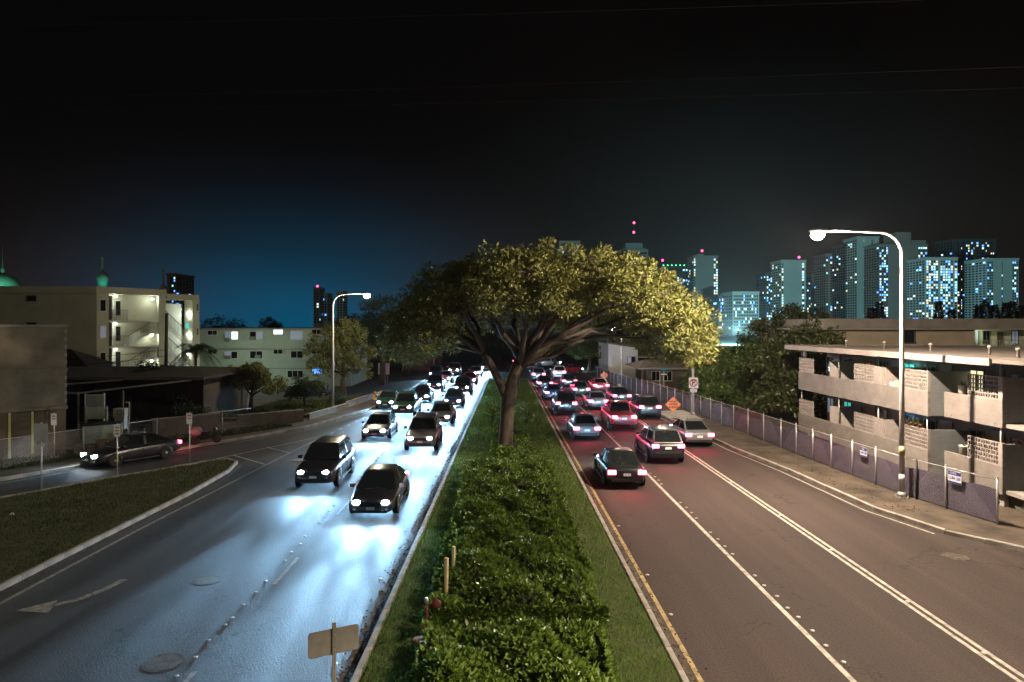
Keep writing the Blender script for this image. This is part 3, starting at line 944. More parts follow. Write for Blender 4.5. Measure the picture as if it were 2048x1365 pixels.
# trees by the left-hand lamp
G2 = 'roadside trees along the left pavement'
tree('roadside_tree', 'tall bushy tree right behind the left street lamp', -15.7, 68, 2.6, .3,
     [(0, 0, 4.4, 2.3, 2.2), (-1.8, .2, 5.4, 1.9, 1.9), (1.7, 0, 3.9, 1.8, 1.9), (.4, -.3, 6.4, 2.0, 1.6), (-1.9, 0, 3.3, 1.5, 1.4)], 9000, .24, 'crown', group=G2)
tree('roadside_tree', 'tall dark tree over the left pavement beyond the lamp', -14.2, 82, 4.0, .35,
     [(0, 0, 7.0, 3.2, 2.4), (-3.0, 0, 6.4, 2.6, 2.4), (2.6, 0, 6.0, 2.6, 2.2), (4.6, -1, 7.2, 2.4, 2.2), (0, 0, 9.0, 2.4, 1.5)], 9000, .28, 'crown_dk', group=G2)
tree('roadside_tree', 'dark tree overhanging the headlights at the far left bend', -9.4, 104, 4.5, .35,
     [(0, 0, 7.0, 3.6, 2.0), (4.0, 0, 7.0, 3.2, 2.0), (-4.0, 0, 6.6, 3.0, 2.2)], 7000, .3, 'crown_dk', group=G2)
tree('roadside_tree', 'faint dark tree behind the grey notice board', -19.5, 96, 4.0, .35,
     [(0, 0, 5.6, 3.0, 2.6), (-3.2, 0, 5.0, 2.6, 2.2), (3.0, 0, 5.0, 2.8, 2.0)], 5000, .3, 'crown_dk', group=G2)
G3 = 'small trees in the yard by the left lamp'
tree('yard_tree', 'spreading small tree in the yard left of the street lamp', -19.9, 54.5, 1.5, .16,
     [(0, 0, 2.6, 1.5, .9), (-1.0, .1, 2.9, 1.1, .8), (1.4, 0, 2.3, 1.3, .8), (.4, -.4, 3.2, 1.1, .6)], 5500, .20, 'crown', group=G3, z=.3)
tree('yard_tree', 'rounded dark shrub-like tree beside the left lamp pole', -16.3, 57, 1.2, .12,
     [(0, 0, 1.9, 1.2, .9), (.9, 0, 1.6, 1.0, .8), (-.6, 0, 1.3, .9, .7)], 3200, .18, 'crown_dk', group=G3, z=.3)
tree('yard_tree', 'dark leafy tree in front of the stair tower', -27.2, 53, 2.4, .16,
     [(0, 0, 3.0, 1.5, 1.3), (1.3, 0, 2.6, 1.3, 1.2), (-1.1, 0, 2.2, 1.1, 1.0)], 4200, .22, 'palm', group=G3)
bush('glossy dark bush behind the left roadside fence', -21.6, 47.5, 1.3, 1.9, 1300, 'crown_dk', .18)
bush('light green bush in front of the pale apartment block', -30.0, 70, 1.1, 1.9, 700, 'crown_lit', .2)
bush('low bush on the raised bank beside the left lamp', -14.2, 59.5, 1.0, 1.1, 700, 'crown_dk', .16, z=.3)
bush('clump of agave-like leaves near the pale block entrance', -27.0, 73, .8, 1.5, 300, 'crown_lit', .4)

def palm(label, x, y, h, nf, fl, group, z=.1):
    t = thing('palm_tree', label, 'palm', (x, y, z), group=group)
    pts = [(0, 0, -.1), (.1, .05, h * .5), (.05, .1, h)]
    MB().tube(pts, [.17, .12, .10], 9).build('trunk', 'bark_d', t)
    co = []; q = []
    for i in range(nf):
        a = i * 2.4 + random.random() * .4
        el = random.uniform(-.25, 1.1)
        prev = np.array([.05, .1, h]); hd = np.array([math.cos(a), math.sin(a), 0])
        rachis = [prev]
        for k in range(1, 11):
            s = k / 10
            p = np.array([.05, .1, h]) + hd * fl * s * math.cos(el * .7) + np.array([0, 0, fl * (s * math.sin(el) - .75 * s * s)])
            rachis.append(p)
        side = np.array([-hd[1], hd[0], 0])
        for k in range(1, 11):
            p = rachis[k]; dirn = rachis[k] - rachis[k - 1]
            ll = fl * .34 * (1 - .55 * abs(k / 10 - .45) * 1.6)
            for w in (-1, 1):
                for sub in (0, .5):
                    b0 = rachis[k - 1] + dirn * sub
                    tip = b0 + side * w * ll * .8 + dirn * 1.2 + np.array([0, 0, -ll * random.uniform(.25, .6)])
                    n = len(co)
                    co += [b0 - dirn * .12, b0 + dirn * .12, (b0 + tip) / 2 + dirn * .16, tip]
                    q.append((n, n + 1, n + 2, n + 3))
    npmesh('crown', np.array(co), np.array(q), 'palm', t, 'stuff')
    return t
PG = 'palms in front of the stair tower'
palm('taller dark palm in front of the stair tower', -24.4, 54.5, 5.3, 22, 1.9, PG)
palm('short dark palm left of the taller palm', -26.6, 51, 3.6, 18, 1.7, PG)

# trees at the far end of the road and behind the right-hand houses
G4 = 'trees at the far end of the avenue'
for (x, y, h, r, m, lb) in ((9.0, 112, 6.0, 3.0, 'crown_lit', 'green tree over the red tail lamps at the far end of the road'),
                            (13.6, 104, 5.4, 2.8, 'crown_lit', 'green tree in front of the white house wall beyond the fence'),
                            (17.5, 98, 5.6, 2.6, 'crown', 'leafy tree right of the white house wall'),
                            (4.0, 130, 7.0, 3.6, 'crown_dk', 'dark distant tree closing the end of the median'),
                            (-3.5, 136, 7.0, 3.8, 'crown_dk', 'dark distant tree above the far white headlights'),
                            (22.0, 118, 6.5, 3.6, 'crown_dk', 'dark distant tree far right behind the houses')):
    tree('avenue_tree', lb, x, y, h * .45, .25, [(0, 0, h * .75, r, r * .6), (-r * .7, 0, h * .62, r * .7, r * .5), (r * .7, 0, h * .62, r * .7, r * .5)], 4200, .3, m, group=G4)
for (x, y, h, r, lb) in ((-62, 150, 9.0, 5.5, 'round dark tree top above the roof of the pale block'),
                         (-47.5, 140, 8.8, 2.4, 'small dark treetop over the middle of the pale block roof'),
                         (-33.0, 140, 8.6, 2.2, 'small dark treetop behind the lit window of the pale block'),
                         (-24.0, 135, 9.2, 3.4, 'dark treetop over the right end of the pale block roof'),
                         (-53.5, 110, 8.6, 2.2, 'dark treetop beside the stair tower frame')):
    tree('backdrop_tree', lb, x, y, h * .6, .3, [(0, 0, h * .82, r, h * .2), (r * .6, 0, h * .7, r * .7, h * .2)], 1800, .4, 'crown_dk', group='treetops behind the pale apartment block', z=-.03)

# norfolk pines on the skyline at the right
for i, (u, vt, Y) in enumerate(((1743, 618, 150), (1759, 606, 150), (1877, 604, 150), (1903, 620, 150), (1957, 612, 150), (1972, 600, 150), (1990, 611, 150), (2011, 607, 150), (2025, 604, 150), (2044, 612, 150))):
    p = at(u, vt, Y); h = p.z
    t = thing('norfolk_pine', ['leftmost small dark pine on the right skyline', 'slim dark pine left of the lamp pole on the skyline', 'dark pine in front of the brightly lit white tower', 'small pine at the right foot of the white lit tower',
              'bushy pine at the foot of the tall dark tower', 'tallest dark pine in front of the columned tower', 'pine just right of the tallest skyline pine', 'pointed pine left of the last two at the frame edge',
              'pointed pine in front of the teal slab tower', 'rightmost pine at the picture edge'][i], 'pine', (p.x, Y, -.03), group='pines on the right skyline')
    MB().tube([(0, 0, 0), (0, 0, h)], [.22, .04], 6).build('trunk', 'bark_d', t)
    n = 900
    zz = rng.uniform(h * .45, h, n); rr = (h - zz) * .22 * rng.uniform(.2, 1, n) + .05; aa = rng.uniform(0, 6.28, n)
    pos = np.stack([rr * np.cos(aa), rr * np.sin(aa), zz], 1)
    leaves('crown', pos, np.stack([np.cos(aa), np.sin(aa), np.full(n, .35)], 1), .75, .22, 'palm', t, 'stuff')

# ================================================================== STREET LAMPS
def street_lamp(label, x, y, h, arm, watts, group='street lamps along the avenue', bands=False, r0=.11, col=(1.0, .80, .60), z=.12, lit=True, cut=None):
    t = thing('street_lamp', label, 'street lamp', (x, y, z), group=group)
    s = 1 if arm > 0 else -1
    al = abs(arm); rb = min(.95, al * .35)
    pts = [(0, 0, 0), (0, 0, h * .5), (0, 0, h - rb)]
    rad = [r0, r0 * .82, r0 * .62]
    for k in range(1, 7):
        a = k / 6 * math.pi / 2
        pts.append((s * rb * (1 - math.cos(a)), 0, h - rb + rb * math.sin(a))); rad.append(r0 * (.62 - .015 * k))
    pts.append((s * al * .6, 0, h + .03)); rad.append(r0 * .45)
    pts.append((s * (al - .3), 0, h + .05)); rad.append(r0 * .4)
    MB().tube(pts, rad, 12).build('pole', 'pole', t)
    b = MB().box(-.22, .22, -.22, .22, 0, .03)
    b.lathe([(r0 * 1.7, .03), (r0 * 1.6, .16), (r0 * 1.1, .22)], n=12)
    for i in (-1, 1):
        for j in (-1, 1):
            b.lathe([(.025, .03), (.025, .08), (.01, .09)], (i * .17, j * .17, 0), 6)
    b.build('base_plate', 'galv', t)
    bx('hand_hole_cover', 'galv', t, -.05, .05, -r0 - .012, -r0 * .9, .55, .8)
    if bands:
        MB().lathe([(r0 * 1.015, 1.75), (r0 * 1.01, 2.12)], n=12).build('paint_band', 'cream_pipe', t)
        MB().lathe([(r0 * 1.03, .62), (r0 * 1.03, .95)], n=12).build('paint_band', 'sign_w', t)
    # cobra head
    hx = s * al
    hd = MB()
    hd.loft([[(hx + s * q, w * math.cos(a), h + .05 + .09 * hh * math.sin(a)) for a in [i * math.pi / 5 for i in range(10)]]
             for q, w, hh in ((-.42, .05, .6), (-.25, .13, .9), (.0, .19, 1.25), (.28, .17, 1.1), (.42, .08, .6))])
    hd.build('lamp_head', 'pole', t)
    MB().lathe([(.22, -.02), (.27, -.10), (.25, -.20), (.15, -.30), (.01, -.34)], (hx + s * .08, 0, h + .01), 14).build('lens', 'lamp_on' if lit else 'glass', t)
    if lit:
        if cut: light('lamp_light', 'SPOT', (hx + s * .08, 0, h - .45), watts * STREET_W, col, t, .12, (0, 0, 0), R(cut), .32)
        else: light('lamp_light', 'POINT', (hx + s * .08, 0, h - .45), watts * STREET_W, col, t, .12)
    return t
street_lamp('tall pole with curved arm and glaring lamp beside the balcony block', 16.6, 28.2, 10.95, -3.4, 21000, bands=True)
street_lamp('shorter curved-arm lamp shining on the left pavement', -13.9, 56.8, 9.7, 2.75, 3400, col=(1.0, .86, .6))
street_lamp('lamp pole carrying the no-parking sign by the fence', 15.35, 54.3, 8.5, -2.4, 2200)
street_lamp('thin distant lamp pole in front of the white house wall', 14.0, 78.6, 6.9, -.9, 450, r0=.09)
street_lamp('lamp pole on the right pavement just beside the footbridge', 17.2, 2.0, 10.95, -3.4, 31000, bands=True, cut=140)
street_lamp('lamp pole on the left verge of the side road, outside the picture', -31.5, 22.0, 9.7, 2.75, 1500, col=(.92, 1.0, .70), z=.1)

# ================================================================== SIGNS
def sign_post(name, label, x, y, h, group=None, rz=0, r=.03, z=.12, post='galv', cat='sign'):
    t = thing(name, label, cat, (x, y, z), rz, group)
    MB().tube([(0, 0, -.1), (0, 0, h)], r, 8).build('post', post, t)
    return t
def plate(name, m, parent, w, h, zc, yo, r=.04, t=.004, x=0):
    """rounded-corner plate in the XZ plane, face towards -y"""
    pts = []
    for (cx, cz, a0) in ((w / 2 - r, h / 2 - r, 0), (-w / 2 + r, h / 2 - r, 90), (-w / 2 + r, -h / 2 + r, 180), (w / 2 - r, -h / 2 + r, 270)):
        for k in range(4):
            a = R(a0 + k * 30); pts.append((cx + r * math.cos(a), cz + r * math.sin(a)))
    b = MB(); n = len(pts)
    b._add([(px + x, yo, pz + zc) for px, pz in pts] + [(px + x, yo + t, pz + zc) for px, pz in pts],
           [tuple(range(n)), tuple(range(2 * n - 1, n - 1, -1))] + [(i, n + i, n + (i + 1) % n, (i + 1) % n) for i in range(n)])
    return b.build(name, m, parent)
def ring(name, m, parent, ro, ri, zc, y0, y1, n=28):
    b = MB(); vs = []; fs = []
    for k in range(n):
        a = 2 * math.pi * k / n
        for (r, y) in ((ro, y0), (ri, y0), (ro, y1), (ri, y1)):
            vs.append((r * math.cos(a), y, zc + r * math.sin(a)))
    for k in range(n):
        a, c = k * 4, ((k + 1) % n) * 4
        fs += [(a, a + 1, c + 1, c), (a + 2, c + 2, c + 3, a + 3), (a, c, c + 2, a + 2), (a + 1, a + 3, c + 3, c + 1)]
    b._add(vs, fs)
    return b.build(name, m, parent)
XZ = (R(90), 0, 0)

# foreground sign seen from behind, on a perforated channel post
t = thing('sign_back', 'bare metal back of a road sign on a perforated post in the foreground', 'sign', (-2.82, 11.6, .11), R(27))
pb = MB()
pb.box(-.03, .03, -.018, .018, -.1, 2.05)
pb.build('post', 'sign_back', t)
hb = MB()
for i in range(46):
    hb.lathe([(.008, -.0195), (.008, -.0185)], (0, 0, .08 + i * .042), 6, axis='y')
hb.build('bolt_hole', 'black', t, 'stuff')
plate('panel', 'sign_back', t, .86, .44, 1.72, .020, .045, .005)
for z_ in (1.6, 1.85): MB().lathe([(.014, -.028), (.014, -.018)], (0, 0, z_), 8, axis='y').build('bolt', 'galv', t)

# no-parking sign on its pole
t = thing('no_parking_sign', 'square white no-parking sign with a crossed letter on the lamp pole', 'sign', (15.35, 54.17, .12))
plate('panel', 'sign_w', t, .74, .84, 2.55, -.03, .06, .006)
text_obj('letter', 'P', .62, 'sign_blk', t, (.0, -.034, 2.57), XZ, .002, bold=.012)
ring('ban_ring', 'sign_red', t, .30, .24, 2.56, -.044, -.038)
MB().obox((0, -.042, 2.56), (.185, 0, -.185), (.02, 0, .02), (0, .003, 0)).build('ban_bar', 'sign_red', t)
ring('border', 'sign_blk', t, .335, .318, 2.56, -.040, -.037)
plate('supplementary_plate', 'sign_w', t, .52, .24, 1.94, -.03, .02, .006)
bx('arrow_bar', 'sign_blk', t, -.18, .18, -.036, -.0305, 1.975, 1.995); bx('arrow_bar', 'sign_blk', t, -.18, .18, -.036, -.0305, 1.88, 1.9)
bx('bracket', 'galv', t, -.12, .12, -.022, .02, 2.7, 2.74); bx('bracket', 'galv', t, -.12, .12, -.022, .02, 2.36, 2.40)

def work_sign(label, x, y, s, z0, lines):
    t = thing('road_work_sign', label, 'sign', (x, y, .12), group='orange diamond work signs')
    b = MB(); h = s
    b._add([(0, 0, z0), (h, 0, z0 + h), (0, 0, z0 + 2 * h), (-h, 0, z0 + h), (0, .008, z0), (h, .008, z0 + h), (0, .008, z0 + 2 * h), (-h, .008, z0 + h)],
           [(0, 1, 2, 3), (7, 6, 5, 4), (0, 4, 5, 1), (1, 5, 6, 2), (2, 6, 7, 3), (3, 7, 4, 0)])
    b.build('panel', 'sign_org', t)
    e = MB()
    k = .93
    for (a, c) in (((0, z0 + h - h * k), (h * k, z0 + h)), ((h * k, z0 + h), (0, z0 + h + h * k)), ((0, z0 + h + h * k), (-h * k, z0 + h)), ((-h * k, z0 + h), (0, z0 + h - h * k))):
        e.bar((a[0], -.004, a[1]), (c[0], -.004, c[1]), .012, .004, up=(0, 1, 0))
    e.build('border', 'sign_blk', t)
    for i, l in enumerate(lines):
        text_obj('lettering', l, h * .36, 'sign_blk', t, (0, -.004, z0 + h + (1 - i) * h * .36), XZ, .001, bold=.006)
    st = MB()
    st.bar((0, .03, z0 - .05), (0, .03, z0 + 2 * h - .1), .03)
    for a in (-.5, .5):
        st.bar((0, .03, .35), (a, -.45, 0), .025); st.bar((0, .03, .35), (a, .5, 0), .025)
    st.build('stand', 'galv', t)
    return t
work_sign('orange diamond road work sign at the edge of the right pavement', 13.45, 53.0, .62, .35, ['ROAD', 'WORK', 'AHEAD'])
work_sign('smaller distant orange diamond sign near the far fence end', 12.9, 84.5, .50, .45, ['ROAD', 'WORK', 'AHEAD'])

# street-name sign and one-way plate
t = sign_post('street_name_sign', 'teal street-name sign above a one-way arrow plate behind the fence', 16.2, 67.5, 2.95, r=.03)
plate('name_blade', 'sign_teal', t, .60, .20, 2.82, -.04, .03, .006)
plate('one_way_plate', 'sign_blk', t, .80, .28, 2.28, -.04, .02, .006)
ab = MB()
ab._add([(-.34, -.045, 2.22), (.18, -.045, 2.22), (.18, -.045, 2.18), (.36, -.045, 2.28), (.18, -.045, 2.38), (.18, -.045, 2.34), (-.34, -.045, 2.34)], [tuple(range(7))])
ab.build('arrow', 'sign_w', t)
text_obj('lettering', 'ONE WAY', .10, 'sign_blk', t, (-.06, -.047, 2.28), XZ, .001)
MB().tube([(-.42, 0, -.1), (-.42, 0, 2.5)], .022, 6).build('post', 'galv', t)

# left-hand traffic-island signs
t = sign_post('square_sign_back', 'blank grey square sign on a leaning post at the left island edge', -19.75, 29.4, 2.95, z=.09)
plate('panel', 'sign_grey', t, .62, .80, 2.5, -.045, .03)
bx('clip', 'galv', t, -.14, -.04, -.05, -.03, 1.92, 2.06); bx('clip', 'galv', t, .04, .14, -.05, -.03, 1.92, 2.06)
G = 'small parking signs by the side road'
for (x, y, zt, h, lb, nb) in ((-23.9, 36.6, 2.4, .62, 'small white and red parking sign in front of the brown wall', 2),
                              (-18.05, 32.2, 2.45, .56, 'parking sign with dark lower plate in the middle of the island edge', 3),
                              (-16.05, 35.3, 2.6, .56, 'parking sign near the tip of the left island', 2)):
    t = sign_post('parking_sign', lb, x, y, zt + .05, G, z=.09)
    plate('panel', 'sign_w', t, .30, h, zt - h / 2, -.04, .02)
    for k in range(nb):
        bx('red_print', 'sign_red' if k < 2 else 'sign_blk', t, -.09, .09, -.0425, -.041, zt - .16 - k * .15, zt - .10 - k * .15)
    MB().lathe([(.031, .68), (.031, 1.0)], n=8).build('reflective_band', 'cream_pipe', t)

# grey notice board by the far left pavement
t = thing('notice_board', 'large blank grey board on two posts beside the far left pavement', 'sign board', (-14.3, 84, .11))
bx('board', 'sign_grey', t, -.7, .7, -.03, .03, 1.1, 2.5)
MB().box(-.45, -.37, .03, .11, -.1, 2.4).build('post', 'wood', t); MB().box(.37, .45, .03, .11, -.1, 2.4).build('post', 'wood', t)

# campaign signs wired to the right fence
def fence_sign(label, x, y, z, rz, s):
    t = thing('campaign_sign', label, 'campaign sign', (x, y, z), rz, 'blue and white campaign signs on the fence')
    plate('panel', 'sign_w', t, .62 * s, .50 * s, 0, -.01, .01, .006)
    bx('print_band', 'sign_blue', t, -.30 * s, .30 * s, -.0135, -.0115, .08 * s, .24 * s)
    bx('print_band', 'sign_blue', t, -.30 * s, .30 * s, -.0135, -.0115, -.24 * s, -.17 * s)
    text_obj('lettering', 'CHRIS', .11 * s, 'sign_w', t, (-.06 * s, -.016, .16 * s), XZ, .001)
    text_obj('lettering', 'LUM LEE', .165 * s, 'sign_blue', t, (0, -.0135, -.04 * s), XZ, .001, bold=.005, sx=.9)
    return t

# ================================================================== FENCES
def chain_fence(label, pts, h, screen_h, post_step=2.15, pitch=.07, group=None, z=.12, cloth='screen', side=1):
    t = thing('chain_link_fence', label, 'fence', (pts[0][0], pts[0][1], z), group=group)
    O = Vector((pts[0][0], pts[0][1], 0))
    P = [Vector((x, y, 0)) - O for x, y in pts]
    segs = [(P[i], P[i + 1]) for i in range(len(P) - 1)]
    wires = MB(); cl = MB(); rail = MB()
    for a, b in segs:
        d = b - a; L = d.length; dn = d.normalized(); s = Vector((-dn.y, dn.x, 0)) * side
        n = max(1, round(L / post_step))
        for i in range(n):
            p = a.lerp(b, i / n)
            MB().tube([p + Vector((0, 0, -.1)), p + Vector((0, 0, h + .05))], .033, 8).lathe([(.042, h + .05), (.03, h + .08), (.001, h + .095)], tuple(p), 8).build('post', 'galv', t)
        rail.tube([a + Vector((0, 0, h - .02)), b + Vector((0, 0, h - .02))], .016, 6)
        k = int(L / pitch)
        zu = h - .04
        for i in range(k):
            for sg in (-1, 1):
                x0 = i * pitch
                x1 = x0 + sg * zu
                q0, q1 = Vector((x0, .05, 0)), Vector((x1, zu, 0))
                if x1 < 0: q1 = Vector((0, .05 + x0 / zu * (zu - .05), 0))
                if x1 > L: q1 = Vector((L, .05 + (L - x0) / zu * (zu - .05), 0))
                A = a + dn * q0.x + s * (.036 + .003 * sg) + Vector((0, 0, q0.y)); B = a + dn * q1.x + s * (.036 + .003 * sg) + Vector((0, 0, q1.y))
                w = .0022; uu = s * w
                vv = (B - A).normalized().cross(s) * w
                wires._add([A - vv, A + vv, A + uu, B - vv, B + vv, B + uu], [(0, 1, 4, 3), (1, 2, 5, 4), (2, 0, 3, 5)])
        if screen_h:
            m = max(2, int(L / .35))
            base = len(cl.v); vs = []; fs = []
            for i in range(m + 1):
                p = a + dn * (L * i / m) + s * (.055 + .012 * math.sin(i * 1.9))
                top = screen_h + .04 * math.sin(i * .9 + a.y) - (.10 if random.random() < .05 else 0)
                for zz in (.03, top * .5, top):
                    vs.append(p + Vector((0, 0, zz)) + s * .01 * math.sin(zz * 5 + i))
            for i in range(m):
                for j in range(2):
                    fs.append((i * 3 + j, i * 3 + 3 + j, i * 3 + 4 + j, i * 3 + 1 + j))
            cl._add(vs, fs, True)
    rail.build('top_rail', 'galv', t)
    wires.build('chain_link_mesh', 'galv', t, 'stuff', fixn=False)
    if screen_h: cl.build('privacy_cloth', cloth, t)
    return t
fence_r = [(17.7, 24.3), (16.85, 28.6), (16.5, 34), (16.3, 39.6), (16.05, 46.8)]
chain_fence('chain-link fence with purple privacy cloth below the balcony block', fence_r, 1.62, 1.22, side=-1)
fence_r2 = [(16.05, 46.9), (15.7, 56), (14.7, 68), (13.9, 78), (13.35, 96)]
M['screen_b'] = mat('blue_grey_windscreen_cloth', (0.07, 0.085, 0.13), 0.9, 0.3, 1.2, 0.3, 12)
chain_fence('far chain-link fence with blue-grey cloth leading down the right pavement', fence_r2, 1.55, 1.35, pitch=.14, cloth='screen_b', side=-1)
def wedge(label, pts):
    return None
fence_sign('near campaign sign with navy lettering on the purple fence', 17.32, 26.0, 1.42, R(-78), .95)
fence_sign('farther campaign sign on the purple fence left of the lamp pole', 16.62, 31.2, 1.42, R(-86), .85)
chain_fence('rusty low chain-link fence beyond the side road on the left', [(-24.8, 33.5), (-20.6, 41.0), (-17.0, 46.6)], 1.5, 0, pitch=.12, z=.1)
# gate post near the lamp
tag(MB().tube([(17.0, 27.85, .1), (17.0, 27.85, 1.75)], .045, 8).build('gate_post', 'black'), 'thick black gate post in the fence just right of the lamp pole', 'post')

# ================================================================== SMALL STREET THINGS
def hydrant(label, x, y, m, s=1.0, z=.12):
    t = thing('fire_hydrant', label, 'fire hydrant', (x, y, z))
    MB().lathe([(.17 * s, 0), (.17 * s, .05 * s), (.11 * s, .06 * s), (.11 * s, .52 * s), (.15 * s, .53 * s), (.15 * s, .58 * s), (.11 * s, .66 * s), (.05 * s, .73 * s), (.03 * s, .78 * s)], n=12).build('barrel', m, t)
    MB().lathe([(.06 * s, -.2 * s), (.06 * s, .2 * s)], (0, 0, .42 * s), 8, 'x').build('outlet', m, t)
    MB().lathe([(.075 * s, -.2 * s), (.075 * s, -.1 * s)], (0, 0, .38 * s), 8, 'y').build('outlet', m, t)
    return t
hydrant('yellow fire hydrant on the far left pavement', -12.0, 65.5, 'yellow', 1.05)
hydrant('small cream hydrant on the far right pavement', 13.1, 75, 'cream_pipe', .95)
t = thing('bollard', 'yellow bollard right beside the far left hydrant', 'bollard', (-11.4, 65.2, .11))
MB().lathe([(.09, -.05), (.09, .78), (.06, .85), (.001, .87)], n=10).build('shaft', 'yellow', t); MB().lathe([(.093, .55), (.093, .68)], n=10).build('band', 'sign_w', t)
# median plumbing: two plastic pipes, valve standpipe, round lid
tag(MB().tube([(-1.38, 17.35, .0), (-1.36, 17.35, 1.30)], .055, 10).build('plastic_pipe', 'cream_pipe'), 'taller cream plastic pipe sticking out of the hedge', 'pipe', 'cream pipes in the hedge')
tag(MB().tube([(-1.27, 18.4, .0), (-1.25, 18.45, 1.24)], .045, 10).build('plastic_pipe', 'cream_pipe'), 'shorter cream plastic pipe behind the taller one in the hedge', 'pipe', 'cream pipes in the hedge')
t = thing('valve_standpipe', 'rusty standpipe with red valve at the left edge of the hedge', 'standpipe', (-1.72, 16.0, .11))
MB().tube([(0, 0, -.05), (0, 0, .62)], .03, 8).lathe([(.13, .0), (.13, .03), (.05, .05)], n=10).build('riser', 'rust', t)
MB().lathe([(.045, .58), (.05, .66), (.03, .72)], n=8).build('cap', 'galv', t)
MB().lathe([(.10, -.03), (.12, 0), (.10, .03)], (.22, .02, .56), 12, 'y').tube([(0, 0, .56), (.2, .02, .56)], .02, 6).build('valve_wheel', 'rust', t)
t = thing('inspection_cover', 'round terracotta-coloured lid set in the median grass', 'lid', (-1.78, 15.35, .105))
MB().lathe([(.20, 0), (.20, .03), (.17, .05), (.05, .055), (.001, .055)], n=18).build('lid', 'terracotta', t); bx('lifting_bar', 'rust', t, -.06, .06, -.012, .012, .053, .066)

# wooden utility pole and overhead wires
t = thing('utility_pole', 'dark wooden utility pole in front of the stair tower', 'utility pole', (-27.2, 55.5, .1))
MB().tube([(0, 0, -.1), (.1, 0, 8.1)], [.17, .12], 8).build('pole', 'bark_d', t)
bx('crossarm', 'bark_d', t, -.7, .9, -.18, -.10, 3.75, 3.87)
for dz, lb in ((4.55, 'upper slack wire from the utility pole past the stair tower'), (4.05, 'lower slack wire from the utility pole past the stair tower')):
    a = Vector((-27.1, 55.4, dz + .7)); b = Vector((-60, 48, dz - .9))
    pts = [a.lerp(b, i / 14) - Vector((0, 0, 1.4 * 4 * (i / 14) * (1 - i / 14) * .45)) for i in range(15)]
    tag(MB().tube(pts, .022, 5).build('overhead_wire', 'black'), lb, 'wire', 'slack wires at the utility pole')
WIRE = mat('dull_wire_sheath', (.05, .035, .03), 1.0, 0, spec=0)
for (v0, v1, Y, r, lb) in ((218, 178, 17, .012, 'lowest faint overhead wire crossing the night sky'), (190, 131, 17.5, .012, 'middle faint overhead wire crossing the night sky'),
                           (45, -8, 17, .010, 'topmost faint overhead wire crossing the night sky')):
    a = at(-250, v0 + 12, Y); m_ = at(1000, v0 - 10, Y); b = at(2400, v1 - 12, Y)
    pts = []
    for i in range(25):
        s = i / 24
        pts.append(a * (1 - s) ** 2 + m_ * 2 * s * (1 - s) + b * s * s)
    tag(MB().tube(pts, r * .6, 5).build('overhead_wire', WIRE), lb, 'wire', 'wires crossing above the road')

# ================================================================== BUILDINGS
def rel(t):
    """children were modelled at their places in the street; hang them on the thing's base point"""
    for ch in t.children:
        ch.location = ch.location - t.location
def window(t, m, x0, x1, z0, z1, y, pane='glass', frame='frame_w', split=1, depth=.05, axis='y', name='window', sg=-1):
    """framed window in a wall whose outer face is the plane axis = y, looking to sg; frame > panes"""
    fw = min(.06, (x1 - x0) * .08)
    b = MB()
    def BX(bb, a0, a1, c0, c1, d0, d1):
        d0, d1 = sorted((y + sg * d0, y + sg * d1))
        if axis == 'y': bb.box(a0, a1, d0, d1, c0, c1)
        else: bb.box(d0, d1, a0, a1, c0, c1)
    BX(b, x0 - fw, x1 + fw, z1, z1 + fw, .003, depth); BX(b, x0 - fw, x1 + fw * 1.4, z0 - fw * 1.3, z0, .003, depth + .04)
    BX(b, x0 - fw, x0, z0, z1, .003, depth); BX(b, x1, x1 + fw, z0, z1, .003, depth)
    for i in range(1, split + 1):
        if i <= split - 1 or split == 1: pass
    for i in range(1, split):
        xm = x0 + (x1 - x0) * i / split
        BX(b, xm - fw * .4, xm + fw * .4, z0, z1, .004, depth * .8)
    w = b.build(name, frame, t)
    panes = pane if isinstance(pane, (list, tuple)) else [pane] * split
    for i in range(split):
        a = x0 + (x1 - x0) * i / split; c = x0 + (x1 - x0) * (i + 1) / split
        p = MB(); BX(p, a + fw * .4, c - fw * .4, z0, z1, .004, .016)
        o = p.build('pane', panes[i], w)
    return w
M['frame_w'] = mat('window_frame_paint', (.5, .5, .48), .6, .1, 3)
M['frame_d'] = mat('dark_window_frame', (.05, .05, .05), .6, 0)
M['block_pink'] = blockmat('painted_block_wall', (.245, .215, .198), (.225, .198, .182), (.19, .168, .155), .4, .2, 'YZ')
M['block_end'] = blockmat('shade_tinted_end_wall', (.20, .215, .22), (.185, .20, .205), (.16, .17, .18), .4, .2, 'XZ')  # bluish shade of the unlit end walls is put into this block colour
M['block_plain'] = mat('breeze_block_paint', (.29, .255, .235), .85, .12, 4, .2, 40)
M['soffit'] = mat('painted_soffit', (.30, .28, .26), .85, .2, 1.5)
M['roof_grey'] = mat('flat_roof_felt', (.15, .125, .11), .9, .3, .8, .3, 10)
M['fascia'] = mat('cream_fascia', (.27, .235, .21), .7, .15, 1)
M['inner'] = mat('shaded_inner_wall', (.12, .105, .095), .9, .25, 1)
M['door'] = mat('brown_door', (.10, .07, .05), .6, .2, 2)
M['beige'] = mat('beige_render', (.33, .275, .20), .9, .15, .6, .2, 20)
M['parapet'] = mat('weathered_parapet', (.20, .185, .16), .9, .25, .5, .2, 20)
M['pot'] = mat('white_glazed_pot', (.62, .60, .56), .4, .1, 4)

